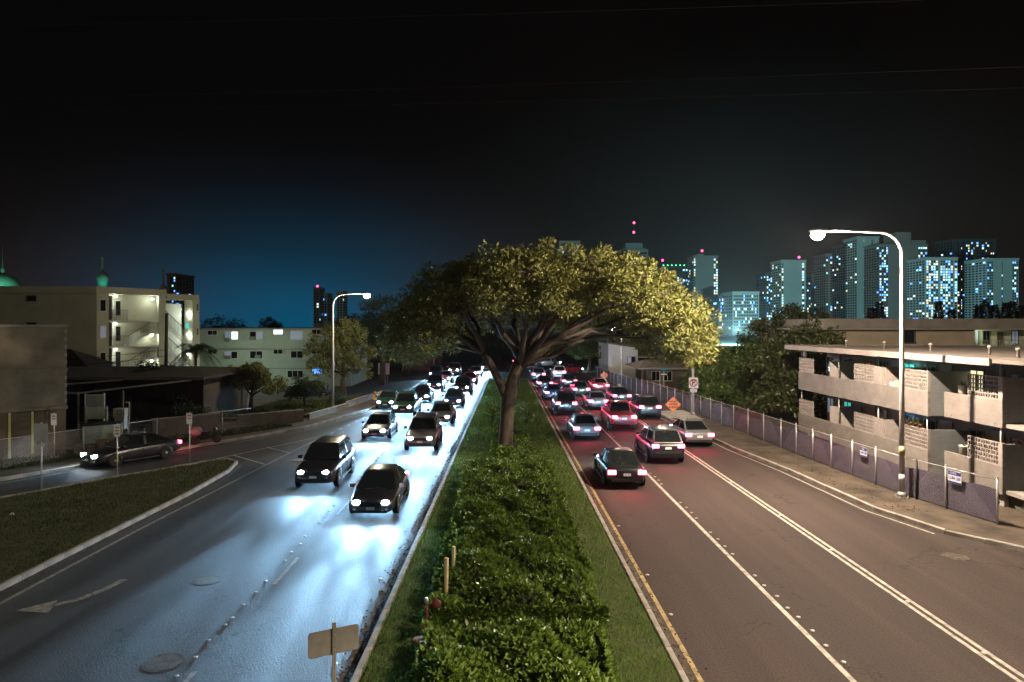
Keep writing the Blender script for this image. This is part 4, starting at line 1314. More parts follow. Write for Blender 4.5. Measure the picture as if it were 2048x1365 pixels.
# ---------------------------------------------------------------- two-storey balcony block, right
t = thing('apartment_block', 'two-storey block with breeze-block balconies behind the purple fence', 'building', (21, 35, .12))
FX, NX = 18.8, 19.5
INX = 20.7
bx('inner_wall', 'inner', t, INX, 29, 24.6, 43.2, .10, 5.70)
bx('roof', 'roof_grey', t, 18.42, 30.5, 23.0, 43.9, 5.80, 5.94)
bx('fascia', 'fascia', t, 18.34, 18.415, 25.6, 43.95, 5.70, 5.97)
bx('fascia', 'fascia', t, 18.34, 30.5, 43.955, 44.02, 5.70, 5.97)
for y in (41.4, 37.5, 33.6, 29.7, 26.6): MB().lathe([(.06, 5.94), (.06, 6.25), (.09, 6.26), (.09, 6.33), (.001, 6.36)], (19.6 + (y % 2), y, 0), 8).build('roof_vent', 'soffit', t)
for fi, zb in enumerate((.66, 3.24)):
    bx('balcony_slab', 'soffit', t, FX + .13, INX - .003, 30.02, 43.0, zb - .0, zb + .14)
    bx('balcony_slab', 'soffit', t, NX + .13, INX - .003, 24.6, 29.98, zb - .0, zb + .14)
    bx('balcony_wall', 'block_pink', t, FX, FX + .125, 30.0, 43.0, zb - .02, zb + 1.06)
    bx('balcony_wall', 'block_pink', t, NX, NX + .125, 26.5, 29.97, zb - .02, zb + 1.06)
    # small weep holes along the foot of the parapet
    for y in np.arange(26.9, 42.6, 1.3):
        xx = NX if y < 29.9 else FX
        MB().lathe([(.025, -.004), (.025, .001)], (xx - .002, float(y), zb + .10), 8, 'x').build('drain_hole', 'black', t)
    def breeze(x, y0, y1, z0, z1):
        b = MB(); nc = max(4, round((y1 - y0) / .145)); nr = 5
        cw = (y1 - y0) / nc; rh = (z1 - z0) / nr
        for r in range(nr + 1): b.box(x + .030, x + .078, y0, y1, z0 + r * rh - .020, z0 + r * rh + .020)
        for c in range(nc + 1): b.box(x + .032, x + .076, y0 + c * cw - .017, y0 + c * cw + .017, z0, z1)
        for r in range(nr):       # slanted web inside each block gives the wedge-shaped openings
            for c in range(nc):
                s = 1 if (r + c) % 2 else -1
                b.bar((x + .054, y0 + (c + .5 - .42 * s) * cw, z0 + r * rh), (x + .054, y0 + (c + .5 - .22 * s) * cw, z0 + (r + 1) * rh), .018, .03, up=(1, 0, 0))
        b.build('breeze_block_panel', 'block_plain', t)
    for (y0, y1) in ((41.05, 42.95), (34.4, 36.3), (30.08, 31.75)): breeze(FX, y0, y1, zb + 1.08, zb + 1.95)
    breeze(NX, 26.75, 28.5, zb + 1.08, zb + 1.95)
    bx('balcony_pier', 'block_plain', t, FX + .002, FX + .123, 30.0, 30.06, zb + 1.06, zb + 1.98)
    bx('balcony_pier', 'block_plain', t, NX + .002, NX + .123, 26.5, 26.73, zb + 1.06, zb + 1.97)
    bx('balcony_pier', 'block_plain', t, FX + .002, FX + .123, 33.6, 34.38, zb + 1.06, zb + 1.93)
    # privacy walls between neighbours, and the end walls that face the bridge
    for y in (39.1, 33.5): bx('privacy_wall', 'block_plain', t, FX + .127, INX - .004, y, y + .11, zb + .14, zb + 1.92)
    bx('end_wall', 'block_end', t, FX + .127, INX - .004, 30.004, 30.12, zb + .0, zb + 1.95)
    bx('end_wall', 'block_end', t, NX + .127, 24.5, 26.504, 26.62, zb - .02, zb + 1.93)
    for y in (42.9, 38.2, 34.2, 30.3, 26.8):
        xx = (FX if y > 30 else NX) + .16
        MB().tube([(xx, y, zb + 1.06), (xx, y, zb + 2.52)], .03, 6).build('balcony_post', 'galv', t)
    # doors and louvre windows of the flats
    for j, y in enumerate((41.9, 38.0, 35.6, 31.6, 28.4, 25.4)):
        bx('door', 'door', t, INX - .05, INX - .004, y - .42, y + .42, zb + .14, zb + 2.15)
    lit = {0: {42.7: 'win_dim', 40.6: 'win_teal'}, 1: {34.5: 'win_teal', 29.6: 'win_warm'}}[fi]
    for y in (42.7, 40.6, 36.9, 34.5, 32.8, 29.6, 27.2):
        pn = lit.get(y, 'glass')
        window(t, None, y - .42, y + .42, zb + 1.1, zb + 2.0, INX, [pn, 'glass' if pn == 'glass' else pn], 'frame_d', 2, axis='x')
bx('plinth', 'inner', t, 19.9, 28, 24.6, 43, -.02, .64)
for y in (42.4, 36.2, 30.6, 26.8): bx('column', 'soffit', t, 19.2 + (.5 if y < 30 else 0), 19.45 + (.5 if y < 30 else 0), y - .12, y + .12, -.02, .66)
light('balcony_lamp', 'POINT', (20.3, 34.2, 5.2), 26, (.25, 1.0, .85), t, .05)
light('balcony_lamp', 'POINT', (20.35, 34.4, 2.6), 14, (.12, .45, 1.0), t, .05)
MB().lathe([(.07, -.05), (.07, .03), (.02, .05)], (20.3, 34.2, 5.28), 8).build('balcony_lamp', 'win_teal', t)
window(t, None, 24.7, 25.9, 3.24 + 1.5, 3.24 + 2.05, INX - .06, ['pinkneon', 'pinkneon'], 'frame_d', 2, axis='x')
rel(t)
tag(bx('low_wall', mat('blue_light_tinted_block', (.16, .20, .24), .8, .2, 1, .2, 20), None, 19.75, 25, 25.55, 25.72, .0, .95), 'low wall with blue light in its colour below the nearest balcony end', 'wall')  # blue light falling here is put into the block colour
for (x, y, z, lb) in ((19.86, 29.25, 4.21, 'white pot with a withered plant on the upper near balcony wall'), (19.86, 29.2, 1.63, 'white pot with a shaded plant on the lower near balcony wall')):
    p = thing('plant_pot', lb, 'plant pot', (x, y, z), group='white pots on the balcony walls')
    bx('stand', 'wood', p, -.16, .16, -.16, .16, -.82, -.005)
    MB().lathe([(.13, 0), (.19, .02), (.20, .40), (.215, .41), (.215, .45), (.18, .45), (.17, .38)], n=16).build('pot', 'pot', p)
    b = MB()
    for i in range(14):
        a = random.random() * 6.28; r_ = random.uniform(.05, .2)
        b.tube([(0, 0, .36), (math.cos(a) * r_ * .6, math.sin(a) * r_ * .6, .52), (math.cos(a) * r_, math.sin(a) * r_, .52 + random.uniform(.02, .14))], [.012, .009, .004], 4)
    b.build('plant', 'crown_dk', p)
p = thing('storage_box', 'cardboard box on the upper balcony wall beside the teal-lit wall', 'box', (18.865, 32.6, 4.305))
bx('carton', 'cream_pipe', p, -.06, .06, -.35, .0, 0, .28); bx('carton', 'pot', p, -.055, .055, .02, .32, 0, .2)
p = thing('satellite_dish', 'small satellite dish at the far end of the upper balcony', 'dish', (18.86, 42.4, 5.2))
MB().lathe([(.005, 0), (.15, .02), (.26, .09), (.265, .085), (.15, .01), (.005, -.01)], (0, 0, .25), 14, 'x').build('dish', 'sign_w', p); MB().tube([(0, 0, -.02), (.03, 0, .25)], .02, 6).build('mount', 'galv', p)
for i, (y, z, lb) in enumerate(((35.2, 5.2, 'potted plants on top of the middle upper breeze-block panel'), (31.0, 2.63, 'potted plants on the lower breeze-block panel by the lamp pole'))):
    p = thing('potted_plants', lb, 'plants', (18.86, y, z))
    for k in range(3):
        MB().lathe([(.05, 0), (.075, .12), (.08, .14)], (0, k * .35 - .35, 0), 8).build('pot', 'terracotta', p)
        pos, d = clump_points(np.array([[0, k * .35 - .35, .24]]), np.array([[.10, .12, .12]]), 40)
        leaves('foliage', pos, d, .10, .04, 'crown_big', p, 'stuff')

# ---------------------------------------------------------------- flat-roofed building behind it
t = thing('flat_roofed_building', 'beige flat-roofed building with a heavy parapet above the balcony block', 'building', (36, 56, 0))
bx('wall', 'beige', t, 24.9, 36.6, 52.6, 66, -.03, 6.98)
bx('wall', 'beige', t, 36.61, 60, 55.2, 66, -.03, 6.98)
bx('parapet', 'parapet', t, 24.6, 62, 51.7, 67, 7.0, 7.74)
bx('parapet_end', 'fascia', t, 23.85, 24.59, 51.75, 52.9, 7.02, 7.70)
bx('roof_slab', 'soffit', t, 23.9, 62, 51.75, 67, 6.90, 6.985)
window(t, None, 31.0, 31.95, 5.9, 6.8, 52.6, 'glass', 'frame_d', 1)
bx('meter_cupboard', 'inner', t, 24.62, 24.85, 52.5, 53.1, 5.7, 6.8); bx('meter_cupboard', 'parapet', t, 24.0, 24.5, 52.2, 52.6, 5.75, 6.2)
MB().tube([(25.1, 52.52, 3), (25.1, 52.52, 6.9)], .05, 6).build('downpipe', 'parapet', t)
bx('walkway_slab', 'soffit', t, 36.62, 60, 52.7, 55.19, 5.22, 5.40)
rl = MB()
rl.box(36.62, 60, 52.72, 52.76, 6.02, 6.07)
for i in range(120): rl.box(36.7 + i * .19, 36.725 + i * .19, 52.73, 52.75, 5.40, 6.02)
rl.build('railing', 'galv', t, 'stuff')
M['walk_wall'] = mat('cream_walkway_wall', (.5, .5, .40), .8, .1, 1)
bx('walkway_wall', 'walk_wall', t, 36.62, 60, 55.10, 55.195, 5.41, 6.89)
for (x0, x1, pn) in ((37.3, 37.75, 'win_dim'), (38.15, 38.6, 'win_dim'), (39.0, 39.5, 'glass'), (40.1, 40.6, 'door'), (41.3, 41.8, 'win_dim'), (43.0, 43.5, 'door')):
    if pn == 'door': bx('door', 'door', t, x0, x1, 55.05, 55.095, 5.42, 6.7)
    else: window(t, None, x0, x1, 5.75, 6.75, 55.10, [pn, pn], 'frame_d', 2)
for x in (36.95, 38.0):
    MB().lathe([(.09, -.06), (.10, 0), (.06, .06)], (x, 54.8, 6.80), 8).build('ceiling_lamp', 'bulb_on', t)
light('walkway_lamp', 'POINT', (37.5, 54.3, 6.6), 90, (.85, 1.0, .55), t, .08)
rel(t)

# ---------------------------------------------------------------- brown corner building, far left
M['stucco'] = mat('brown_stucco', (.17, .135, .10), .92, .35, .7, .35, 12, detail=9)
M['brick_b'] = blockmat('brown_brick', (.15, .10, .065), (.12, .085, .055), (.08, .06, .045), .30, .11, 'XZ')
t = thing('corner_building', 'windowless brown stucco building at the left edge of the picture', 'building', (-23.8, 37.5, .1), math.atan2(.6, .8))
bx('upper_wall', 'stucco', t, -16, 0, 0, 9, 2.62, 7.02)
bx('lower_wall', 'brick_b', t, -16, -.03, .06, 9, -.1, 2.61)
bx('string_course', 'stucco', t, -16, .05, -.06, -.003, 2.54, 2.72); bx('string_course', 'stucco', t, -16, .05, -.05, -.003, 4.62, 4.78)
bx('roof_edge', 'parapet', t, -16, .08, -.10, 9, 7.025, 7.16)
M['strip_y'] = mat('pale_yellow_strip', (.42, .40, .16), .7, .2, 3)
for x in (-.9, -1.55, -2.55, -3.2, -4.2): bx('pilaster_strip', 'strip_y' if x != -.9 else 'stucco', t, x - .055, x + .055, .0, .055, .25 if x > -2 else .1, 2.5)
for z in np.arange(2.9, 7.0, .42):
    bx('quoin', 'fascia', t, -.10, .012, -.012, .12, float(z), float(z) + .20)

# ---------------------------------------------------------------- yard clutter beside it
t = thing('utility_bin', 'pale green metal bin standing beside the brown corner building', 'bin', (-23.4, 40.2, .11), R(28))
M['bin_g'] = mat('pale_green_paint', (.42, .55, .40), .6, .15, 2)
bx('tank', 'bin_g', t, -1.0, 1.0, -.5, .5, .12, 1.30); bx('lid', 'black', t, -1.03, 1.03, -.53, .53, 1.302, 1.36)
for s in (-.8, .8): MB().lathe([(.08, -.04), (.08, .04)], (s, -.3, .08), 8, 'x').build('castor', 'rubber', t)
bx('rib', 'bin_g', t, .55, .62, -.53, -.502, .12, 1.28)
t = thing('wooden_crate', 'slatted wooden crate lying at the kerb of the side road', 'crate', (-21.9, 38.9, .11), R(48), group='crates at the side-road kerb')
for i in range(9): bx('slat', 'wood', t, -.9 + i * .2, -.9 + i * .2 + .15, -.37, -.35, .02, .68)
bx('top_board', 'wood', t, -.92, .92, -.34, .34, .64, .69); bx('end_board', 'wood', t, .90, .93, -.35, .35, .02, .70); bx('end_board', 'wood', t, -.94, -.91, -.35, .35, .02, .70); bx('bottom_board', 'wood', t, -.9, .9, -.34, .34, .02, .06)
t = thing('wooden_crate', 'darker tumbled crate beside the brown corner wall', 'crate', (-23.0, 37.9, .11), R(20), group='crates at the side-road kerb')
for i in range(5): bx('slat', 'wood', t, -.45 + i * .19, -.45 + i * .19 + .14, -.32, -.30, .02, .5)
bx('top_board', 'wood', t, -.47, .5, -.29, .3, .46, .50); bx('end_board', 'wood', t, .47, .50, -.29, .3, .02, .455); bx('end_board', 'wood', t, -.5, -.47, -.29, .3, .02, .455)
M['wht'] = mat('white_gloss_timber', (.55, .60, .52), .6, .1, 2)
t = thing('lattice_panel', 'white diamond lattice panel on the dark house porch', 'lattice', (-25.6, 42.3, .11), R(5))
b = MB()
for i in range(-8, 14):
    for sg in (-1, 1):
        z0, z1 = 2.05, 2.75
        x0 = i * .12; x1 = x0 + sg * (z1 - z0)
        lo, hi = 0, .95
        if max(x0, x1) < lo or min(x0, x1) > hi: continue
        f = lambda x: z0 + (x - x0) / (x1 - x0) * (z1 - z0)
        a = min(max(x0, lo), hi); c = min(max(x1, lo), hi)
        b.bar((a, .01 * sg, f(a)), (c, .01 * sg, f(c)), .028, .012, up=(0, 1, 0))
b.build('lattice', 'wht', t)
bx('frame_board', 'wht', t, -.06, 1.0, -.03, .03, 2.75, 2.83); bx('frame_board', 'wht', t, -.06, 1.0, -.03, .03, 1.35, 2.04); bx('post', 'wht', t, .96, 1.06, -.05, .05, -.1, 2.9); bx('post', 'wht', t, -.12, -.061, -.05, .05, -.1, 2.9)
t = thing('slatted_gate', 'white slatted gate panel leaning behind the pale green bin', 'gate', (-25.0, 41.4, .11), R(10))
for i in range(8): bx('slat', 'wht', t, i * .13, i * .13 + .07, -.012, .012, 1.42, 2.12)
bx('rail', 'wht', t, -.05, 1.04, -.03, -.013, 2.02, 2.10); bx('rail', 'wht', t, -.05, 1.04, -.03, -.013, 1.44, 1.52); bx('post', 'wht', t, 1.05, 1.12, -.04, .04, -.1, 2.2); bx('post', 'wht', t, -.12, -.055, -.04, .04, -.1, 2.2)
t = thing('drainpipe', 'pale bent pipe with a crook at its top near the slatted gate', 'pipe', (-23.0, 42.2, .11))
MB().tube([(0, 0, -.1), (.1, 0, 2.2), (.08, 0, 2.35), (-.15, 0, 2.36)], .05, 8).build('pipe', 'wht', t)
t = thing('air_cooler', 'boxy white cooler unit beside the bent pale pipe', 'cooler', (-23.6, 42.6, .11))
bx('cabinet', 'wht', t, -.4, .3, -.25, .25, 1.45, 1.95); bx('stand', 'galv', t, -.35, .25, -.2, .2, -.1, 1.445)
ring('fan_grille', 'black', t, .17, .13, 1.7, -.262, -.252)

# ---------------------------------------------------------------- dark single-storey house, left
M['dkwall'] = mat('dark_timber_wall', (.06, .048, .036), .9, .3, 1, .2, 15)
M['dkroof'] = mat('dark_roofing', (.035, .028, .022), .95, .3, 1, .3, 15)
t = thing('bungalow', 'dark low house with a wide flat eave below the stair tower', 'house', (-28, 50, .1))
bx('wall', 'dkwall', t, -36, -21.5, 49.5, 58, 0, 3.3)
r_ = MB(); r_._add([(-37, 47.6, 3.45), (-20.6, 47.6, 3.45), (-20.6, 59, 3.45), (-37, 59, 3.45), (-37, 47.6, 3.62), (-20.6, 47.6, 3.62), (-23.5, 53, 4.05), (-37, 53, 4.05), (-20.6, 59, 3.62), (-37, 59, 3.62)],
       [(0, 3, 2, 1), (0, 1, 5, 4), (4, 5, 6, 7), (1, 2, 8, 5), (5, 8, 6), (7, 6, 8, 9), (2, 3, 9, 8), (0, 4, 7, 9, 3)])
r_.build('roof', 'dkroof', t)
bx('fascia', 'parapet', t, -37, -20.6, 47.55, 47.597, 3.43, 3.64)
for x in (-30.5, -24.2): window(t, None, x, x + 1.1, 1.3, 2.6, 49.5, ['glass', 'glass'], 'frame_d', 2)
bx('door', 'door', t, -27.6, -26.7, 49.45, 49.495, 0, 2.1)
pc = MB(); pc.bar((-31.5, 43.6, 3.15), (-26.2, 47.4, 3.45), .14, .10); pc.bar((-26.0, 42.0, 3.05), (-21.5, 47.5, 3.42), .14, .10); pc.bar((-31.6, 43.6, 3.10), (-25.9, 41.9, 3.05), .12, .12)
pc.build('porch_beam', 'parapet', t)
for p in ((-25.95, 42.0), (-24.3, 44.0), (-31.4, 43.7)): bx('porch_post', 'parapet', t, p[0] - .05, p[0] + .05, p[1] - .05, p[1] + .05, 0, 3.02)
rel(t)
t = thing('gable_roof', 'small dark hipped roof peeking over the brown corner building', 'roof', (-34, 56, 0))
MB()._add([(-38, 54, 4.0), (-32.6, 54, 4.0), (-32.6, 58, 4.0), (-38, 58, 4.0), (-36.8, 56, 5.3), (-35.2, 56, 5.3)], [(0, 1, 5, 4), (1, 2, 5), (2, 3, 4, 5), (3, 0, 4), (0, 3, 2, 1)]).build('roof', 'dkroof', t)
bx('wall', 'dkwall', t, -37.6, -33, 54.4, 57.6, 0, 3.995)
rel(t)
# boundary walls
M['blockw'] = blockmat('old_block_wall', (.20, .18, .13), (.17, .15, .11), (.10, .09, .07), .4, .2, 'XZ')
for (x0, y0, x1, y1, h, lb) in ((-22.0, 43.2, -18.9, 46.0, 1.15, 'stained block wall behind the signs of the side road'), (-18.2, 47.4, -14.6, 50.6, .85, 'old block wall below the yard trees'),
                                (-14.45, 51.5, -13.1, 58.6, .42, 'low kerb wall round the lawn at the left lamp')):
    d = Vector((x1 - x0, y1 - y0)); L = d.length
    t = thing('boundary_wall', lb, 'wall', (x0, y0, .1), math.atan2(d.y, d.x), group='low boundary walls on the left')
    bx('wall', 'blockw', t, 0, L, -.09, .09, -.1, h); bx('coping', 'kerb', t, -.02, L + .02, -.115, .115, h + .002, h + .06)
t = thing('retaining_wall', 'pale whitewashed low wall along the pavement beyond the left lamp', 'wall', (-13.3, 59.2, .1), math.atan2(10.5, 1.4))
bx('wall', 'walk_c', t, 0, 10.6, -.1, .1, -.1, .45); bx('coping', 'fascia', t, -.02, 10.62, -.13, .13, .452, .52)
flat('raised_lawn', [(-21.2, 50.2), (-14.7, 52.5), (-13.5, 58.6), (-12.4, 68), (-21, 66)], .34, 'turf', thick=.3)

# motor scooter with a pale cover at the verge
t = thing('motor_scooter', 'dark motor scooter partly under a pale cover on the left verge', 'scooter', (-17.6, 40.9, .115), R(35))
for x in (-.62, .62):
    w = MB().lathe([(.12, -.05), (.25, -.055), (.26, 0), (.25, .055), (.12, .05)], (x, 0, .26), 16, 'y').build('wheel', 'rubber', t)
MB().tube([(-.62, 0, .26), (-.5, 0, .55), (0, 0, .42), (.35, 0, .42), (.5, 0, .95)], [.06, .09, .1, .07, .04], 8).build('frame', 'black', t)
MB().loft([[(x, .17 * w * math.cos(a), .72 + .10 * h * math.sin(a)) for a in [k * math.pi / 4 for k in range(8)]] for x, w, h in ((-.8, .4, .5), (-.6, 1, 1.2), (-.2, 1, 1), (.02, .6, .5))]).build('seat', 'black', t)
MB().loft([[(x, .22 * w * math.cos(a), .80 + .28 * h * math.sin(a)) for a in [k * math.pi / 4 for k in range(8)]] for x, w, h in ((-.95, .4, .4), (-.7, 1, .95), (-.45, 1.05, 1), (-.25, .7, .6))]).build('cover', 'fascia', t)
MB().loft([[(.42 + .03 * k, y, z) for y, z in ((-.2, .3), (.2, .3), (.17, .95), (-.17, .95))] for k in (0, 1.6)], smooth=False).build('leg_shield', 'black', t)
MB().tube([(.46, -.33, 1.02), (.52, 0, .98), (.46, .33, 1.02)], .02, 6).build('handlebar', 'chrome', t)
MB().lathe([(.09, 0), (.06, .05), (.01, .07)], (.54, 0, .86), 10, 'x').build('headlamp', 'chrome', t)

# ---------------------------------------------------------------- stair-tower apartment building
M['cream_w'] = mat('cream_stucco', (.40, .37, .28), .9, .12, .5, .15, 20)
M['stair_w'] = mat('pale_stair_wall', (.56, .55, .50), .85, .1, .7)
A = Vector((-39, 66)); fd = Vector((.4805, .877)); bd = Vector((-.877, .4805))
def F(s, d): p = A + fd * s + bd * d; return (p.x, p.y)
t = thing('stair_tower_building', 'four-storey cream building with lamplit open stairs at its corner', 'building', (-39, 66, 0))
MB().prism([(-66, 66), tuple(A), F(1.2, 0), F(1.2, 1.3), F(7.3, 1.3), F(7.3, 6), (-66, 82)], -.03, 10.35).build('wall', 'cream_w', t)
MB().prism([(-66, 65.85), (-38.93, 65.85), F(7.35, -.12), F(7.35, 6.1), (-66, 82.1)], 10.36, 11.02).build('parapet', 'cream_w', t)
fr = thing  # facade frame: an oriented child group is modelled through F()
def FB(name, m, s0, s1, d0, d1, z0, z1, kind=None):
    return MB().prism([F(s0, d0), F(s1, d0), F(s1, d1), F(s0, d1)], z0, z1).build(name, m, t, kind)
for x in (-45.3,):
    for zc in (9.85, 7.25, 4.65):
        window(t, None, x - .43, x + .43, zc - .22, zc + .22, 66.0, 'glass', 'frame_d', 1)
decks = (0.0, 2.6, 5.17, 7.75)
for zi, zd in enumerate(decks):
    if zd > 0: FB('deck', 'stair_w', 1.21, 7.28, -.03, 1.29, zd - .16, zd)
    FB('door', 'frame_w', 1.75, 2.45, 1.22, 1.295, zd + .01, zd + 2.05)
    FB('window', 'glass', 2.7, 3.15, 1.23, 1.295, zd + .5, zd + 1.95)
    FB('window_frame', 'frame_w', .28, .92, -.05, -.004, zd + .82, zd + 2.05)
    FB('pane', 'win_dim' if zi == 2 else 'glass', .35, .85, -.062, -.0505, zd + .9, zd + 1.97)
    FB('partition', 'stair_w', 1.55, 1.63, .1, 1.29, zd + .005, zd + 2.40)
    # front railing
    rb = MB()
    for k in range(14):
        s = 1.28 + k * .145; p = F(s, .04)
        rb.box(p[0] - .012, p[0] + .012, p[1] - .012, p[1] + .012, zd, zd + 1.0)
    a, c = F(1.22, .04), F(3.2, .04)
    rb.bar((*a, zd + 1.02), (*c, zd + 1.02), .05, .05)
    rb.build('railing', 'frame_d', t)
    # stair flight rising to the half landing, and its railing
    if zi < 3:
        st = MB(); n = 8
        for k in range(n):
            s0 = 3.25 + k * .29; z = zd + (k + 1) * 1.30 / n
            st.prism([F(s0, .08), F(s0 + .31, .08), F(s0 + .31, .85), F(s0, .85)], z - .17, z)
        st.build('stair_flight', 'stair_w', t)
        rb = MB()
        for k in range(15):
            s = 3.25 + k * .16; p = F(s, .05); z = zd + (s - 3.25) / 2.32 * 1.30 + .1
            rb.box(p[0] - .012, p[0] + .012, p[1] - .012, p[1] + .012, z - .02, z + .95)
        a, c = F(3.2, .05), F(5.55, .05)
        rb.bar((*a, zd + 1.02), (*c, zd + 1.30 + 1.05), .05, .05)
        rb.build('stair_railing', 'frame_d', t)
        FB('landing', 'stair_w', 5.58, 6.5, .0, 1.28, zd + 1.15, zd + 1.30)
        # outer stair descending behind the pillar
        st = MB()
        zt = decks[zi + 1]
        for k in range(12):
            s0 = 7.4 + k * .25; z = zt - k * .105 * 2.05
            st.prism([F(s0, .1), F(s0 + .27, .1), F(s0 + .27, 1.0), F(s0, 1.0)], z - .16, z)
        st.build('stair_flight', 'stair_w', t)
        rb = MB()
        for k in range(18):
            s = 7.4 + k * .17; p = F(s, .06); z = zt - (s - 7.4) / 3.0 * 2.5
            rb.box(p[0] - .012, p[0] + .012, p[1] - .012, p[1] + .012, z, z + .95)
        a, c = F(7.4, .06), F(10.3, .06)
        rb.bar((*a, zt + 1.0), (*c, zt - 2.42 + 1.0), .05, .05)
        rb.build('stair_railing', 'frame_d', t)
FB('pillar', 'cream_w', 6.5, 7.29, -.10, .25, 0, 10.355)
FB('stair_wall', 'stair_w', 7.36, 10.2, 1.35, 1.5, 0, 9.6)
FB('beam', 'cream_w', 7.36, 11.4, -.1, 1.3, 10.0, 10.62)
FB('pillar', 'cream_w', 10.55, 11.4, -.1, 1.3, 0, 9.995)
for zz in (8.9, 6.2, 3.6): FB('vent_slot', 'frame_d', 11.05, 11.25, -.112, -.1005, zz, zz + .7)
FB('exit_sign', 'win_teal', 10.15, 10.5, .5, .56, 6.9, 7.5)
LC = (.88, 1.0, .84)
for (s, z, w) in ((2.2, 10.15, 42), (2.2, 7.42, 42), (2.2, 4.85, 36), (6.15, 10.0, 40), (6.15, 6.25, 34), (10.4, 8.55, 34), (10.4, 6.25, 24), (10.4, 4.1, 22), (6.15, 3.5, 20)):
    p = F(s, .55)
    MB().lathe([(.10, .06), (.14, 0), (.10, -.07), (.01, -.09)], (*p, z), 10).build('stair_lamp', 'bulb_on', t)
    q = F(s, .35)
    light('stair_lamp_light', 'POINT', (*q, z - .22), w * 1.15, LC, t, .08)
rel(t)

# ---------------------------------------------------------------- pale three-storey block
M['palegreen'] = mat('pale_green_render', (.37, .42, .34), .9, .14, .35, .15, 20, mapscale=(1, 1, .4))
t = thing('pale_apartment_block', 'long pale green three-storey block with scattered lit windows', 'building', (-30, 80, 0))
bx('wall', 'palegreen', t, -46, -17.5, 80, 90, -.03, 6.78)
bx('roof', 'roof_grey', t, -46.2, -17.2, 79.6, 90.3, 6.785, 6.92)
bx('fascia', 'fascia', t, -46.2, -17.2, 79.55, 79.597, 6.74, 6.93)
for v in (698.5, 737): z = 7.2 - (v - 652) * 80 / 1365; bx('floor_ledge', 'fascia', t, -46, -17.5, 79.86, 79.997, z - .07, z + .05)
for (u0, u1, v0, v1, pn, sp) in ((416, 434, 662, 670, ['glass'] * 2, 2), (450, 476, 664, 679, ['win_dim', 'win_white'], 2), (500, 525, 664, 678, ['glass', 'win_dim'], 2), (547, 566, 660, 669, ['win_white'] * 2, 2),
                                 (581, 605, 663, 679, ['win_dim'] * 2, 2), (624, 643, 660, 669, ['glass'] * 2, 2), (416, 434, 700, 708, ['glass'] * 2, 2), (450, 475, 704, 717, ['win_dim', 'glass'], 2),
                                 (500, 525, 703, 717, ['glass'] * 2, 2), (547, 565, 700, 708, ['glass'] * 2, 2), (582, 606, 703, 716, ['glass'] * 2, 2), (624, 643, 700, 708, ['glass'] * 2, 2), (413, 434, 740, 748, ['glass'] * 2, 2),
                                 (450, 475, 742, 756, ['glass'] * 2, 2), (500, 525, 742, 755, ['glass'] * 2, 2), (575, 606, 742, 755, ['glass'] * 3, 3), (625, 644, 738, 747, ['win_blue'] * 2, 2)):
    a, b = at(u0, v1, 80), at(u1, v0, 80)
    w = window(t, None, a.x, b.x, a.z, b.z, 80, pn, 'frame_w', sp)
for (u, v) in ((456, 680), (506, 677), (456, 715), (517, 714), (590, 757)):
    p = at(u, v, 79.8); bx('air_conditioner', 'parapet', t, p.x - .3, p.x + .3, 79.45, 79.93, p.z - .2, p.z + .2)
rel(t)
light('entrance_lamp', 'POINT', (2.2, -6.0, 2.4), 800, (.72, 1.0, .84), t, .15)
MB().lathe([(.06, -2.4), (.05, .12)], (2.2, -6.0, 2.4), 8).build('lamp_post', 'galv', t); MB().lathe([(.12, .12), (.16, .22), (.10, .34)], (2.2, -6.0, 2.4), 10).build('lamp_globe', 'bulb_on', t)
t = thing('garden_shed', 'small dark van-like shed in the yard below the pale block', 'shed', (-25.5, 58.2, .1))
bx('wall', 'inner', t, -1.2, 1.2, -.8, .8, 0, 1.9); MB().prism([(-1.3, -.95), (1.3, -.95), (1.3, .95), (-1.3, .95)], 1.905, 2.0).build('roof', 'parapet', t); bx('door', 'frame_d', t, .1, .9, -.83, -.803, .02, 1.7)

# ---------------------------------------------------------------- houses right of the far fence
M['whitewall'] = mat('white_painted_wall', (.6, .58, .58), .85, .12, .5)
t = thing('white_house', 'white gable-walled house beyond the far right fence', 'house', (17, 94, 0))
g = MB(); g._add([(14.6, 92, 0), (18.6, 92, 0), (18.6, 92, 4.2), (14.6, 92, 4.75), (14.6, 101, 0), (18.6, 101, 0), (18.6, 101, 4.2), (14.6, 101, 4.75)], [(0, 1, 2, 3), (1, 5, 6, 2), (5, 4, 7, 6), (4, 0, 3, 7), (3, 2, 6, 7), (0, 4, 5, 1)])
g.build('wall', 'whitewall', t)
window(t, None, 17.2, 18.2, 2.0, 3.0, 92, ['win_dim', 'glass'], 'frame_d', 2)
MB().bar((14.3, 96.5, 4.92), (18.9, 96.5, 4.38), 9.6, .12, up=(0, 0, 1)).build('roof', 'parapet', t)
bx('lean_to_roof', 'fascia', t, 18.61, 23, 91.5, 97, 2.9, 3.05)
rel(t)
t = thing('low_house', 'low dark-roofed house half hidden behind the broad-leaved trees', 'house', (18.5, 76, 0))
bx('wall', 'inner', t, 16.3, 22.5, 76, 82, -.03, 2.4)
MB()._add([(15.2, 75, 2.42), (23.2, 75, 2.42), (23.2, 83, 2.42), (15.2, 83, 2.42), (16.8, 79, 3.3), (22, 79, 3.3), (15.2, 75, 2.56), (23.2, 75, 2.56), (23.2, 83, 2.56), (15.2, 83, 2.56)],
          [(0, 3, 2, 1), (0, 1, 7, 6), (1, 2, 8, 7), (2, 3, 9, 8), (3, 0, 6, 9), (6, 7, 5, 4), (7, 8, 5), (8, 9, 4, 5), (9, 6, 4)]).build('roof', 'roof_grey', t)
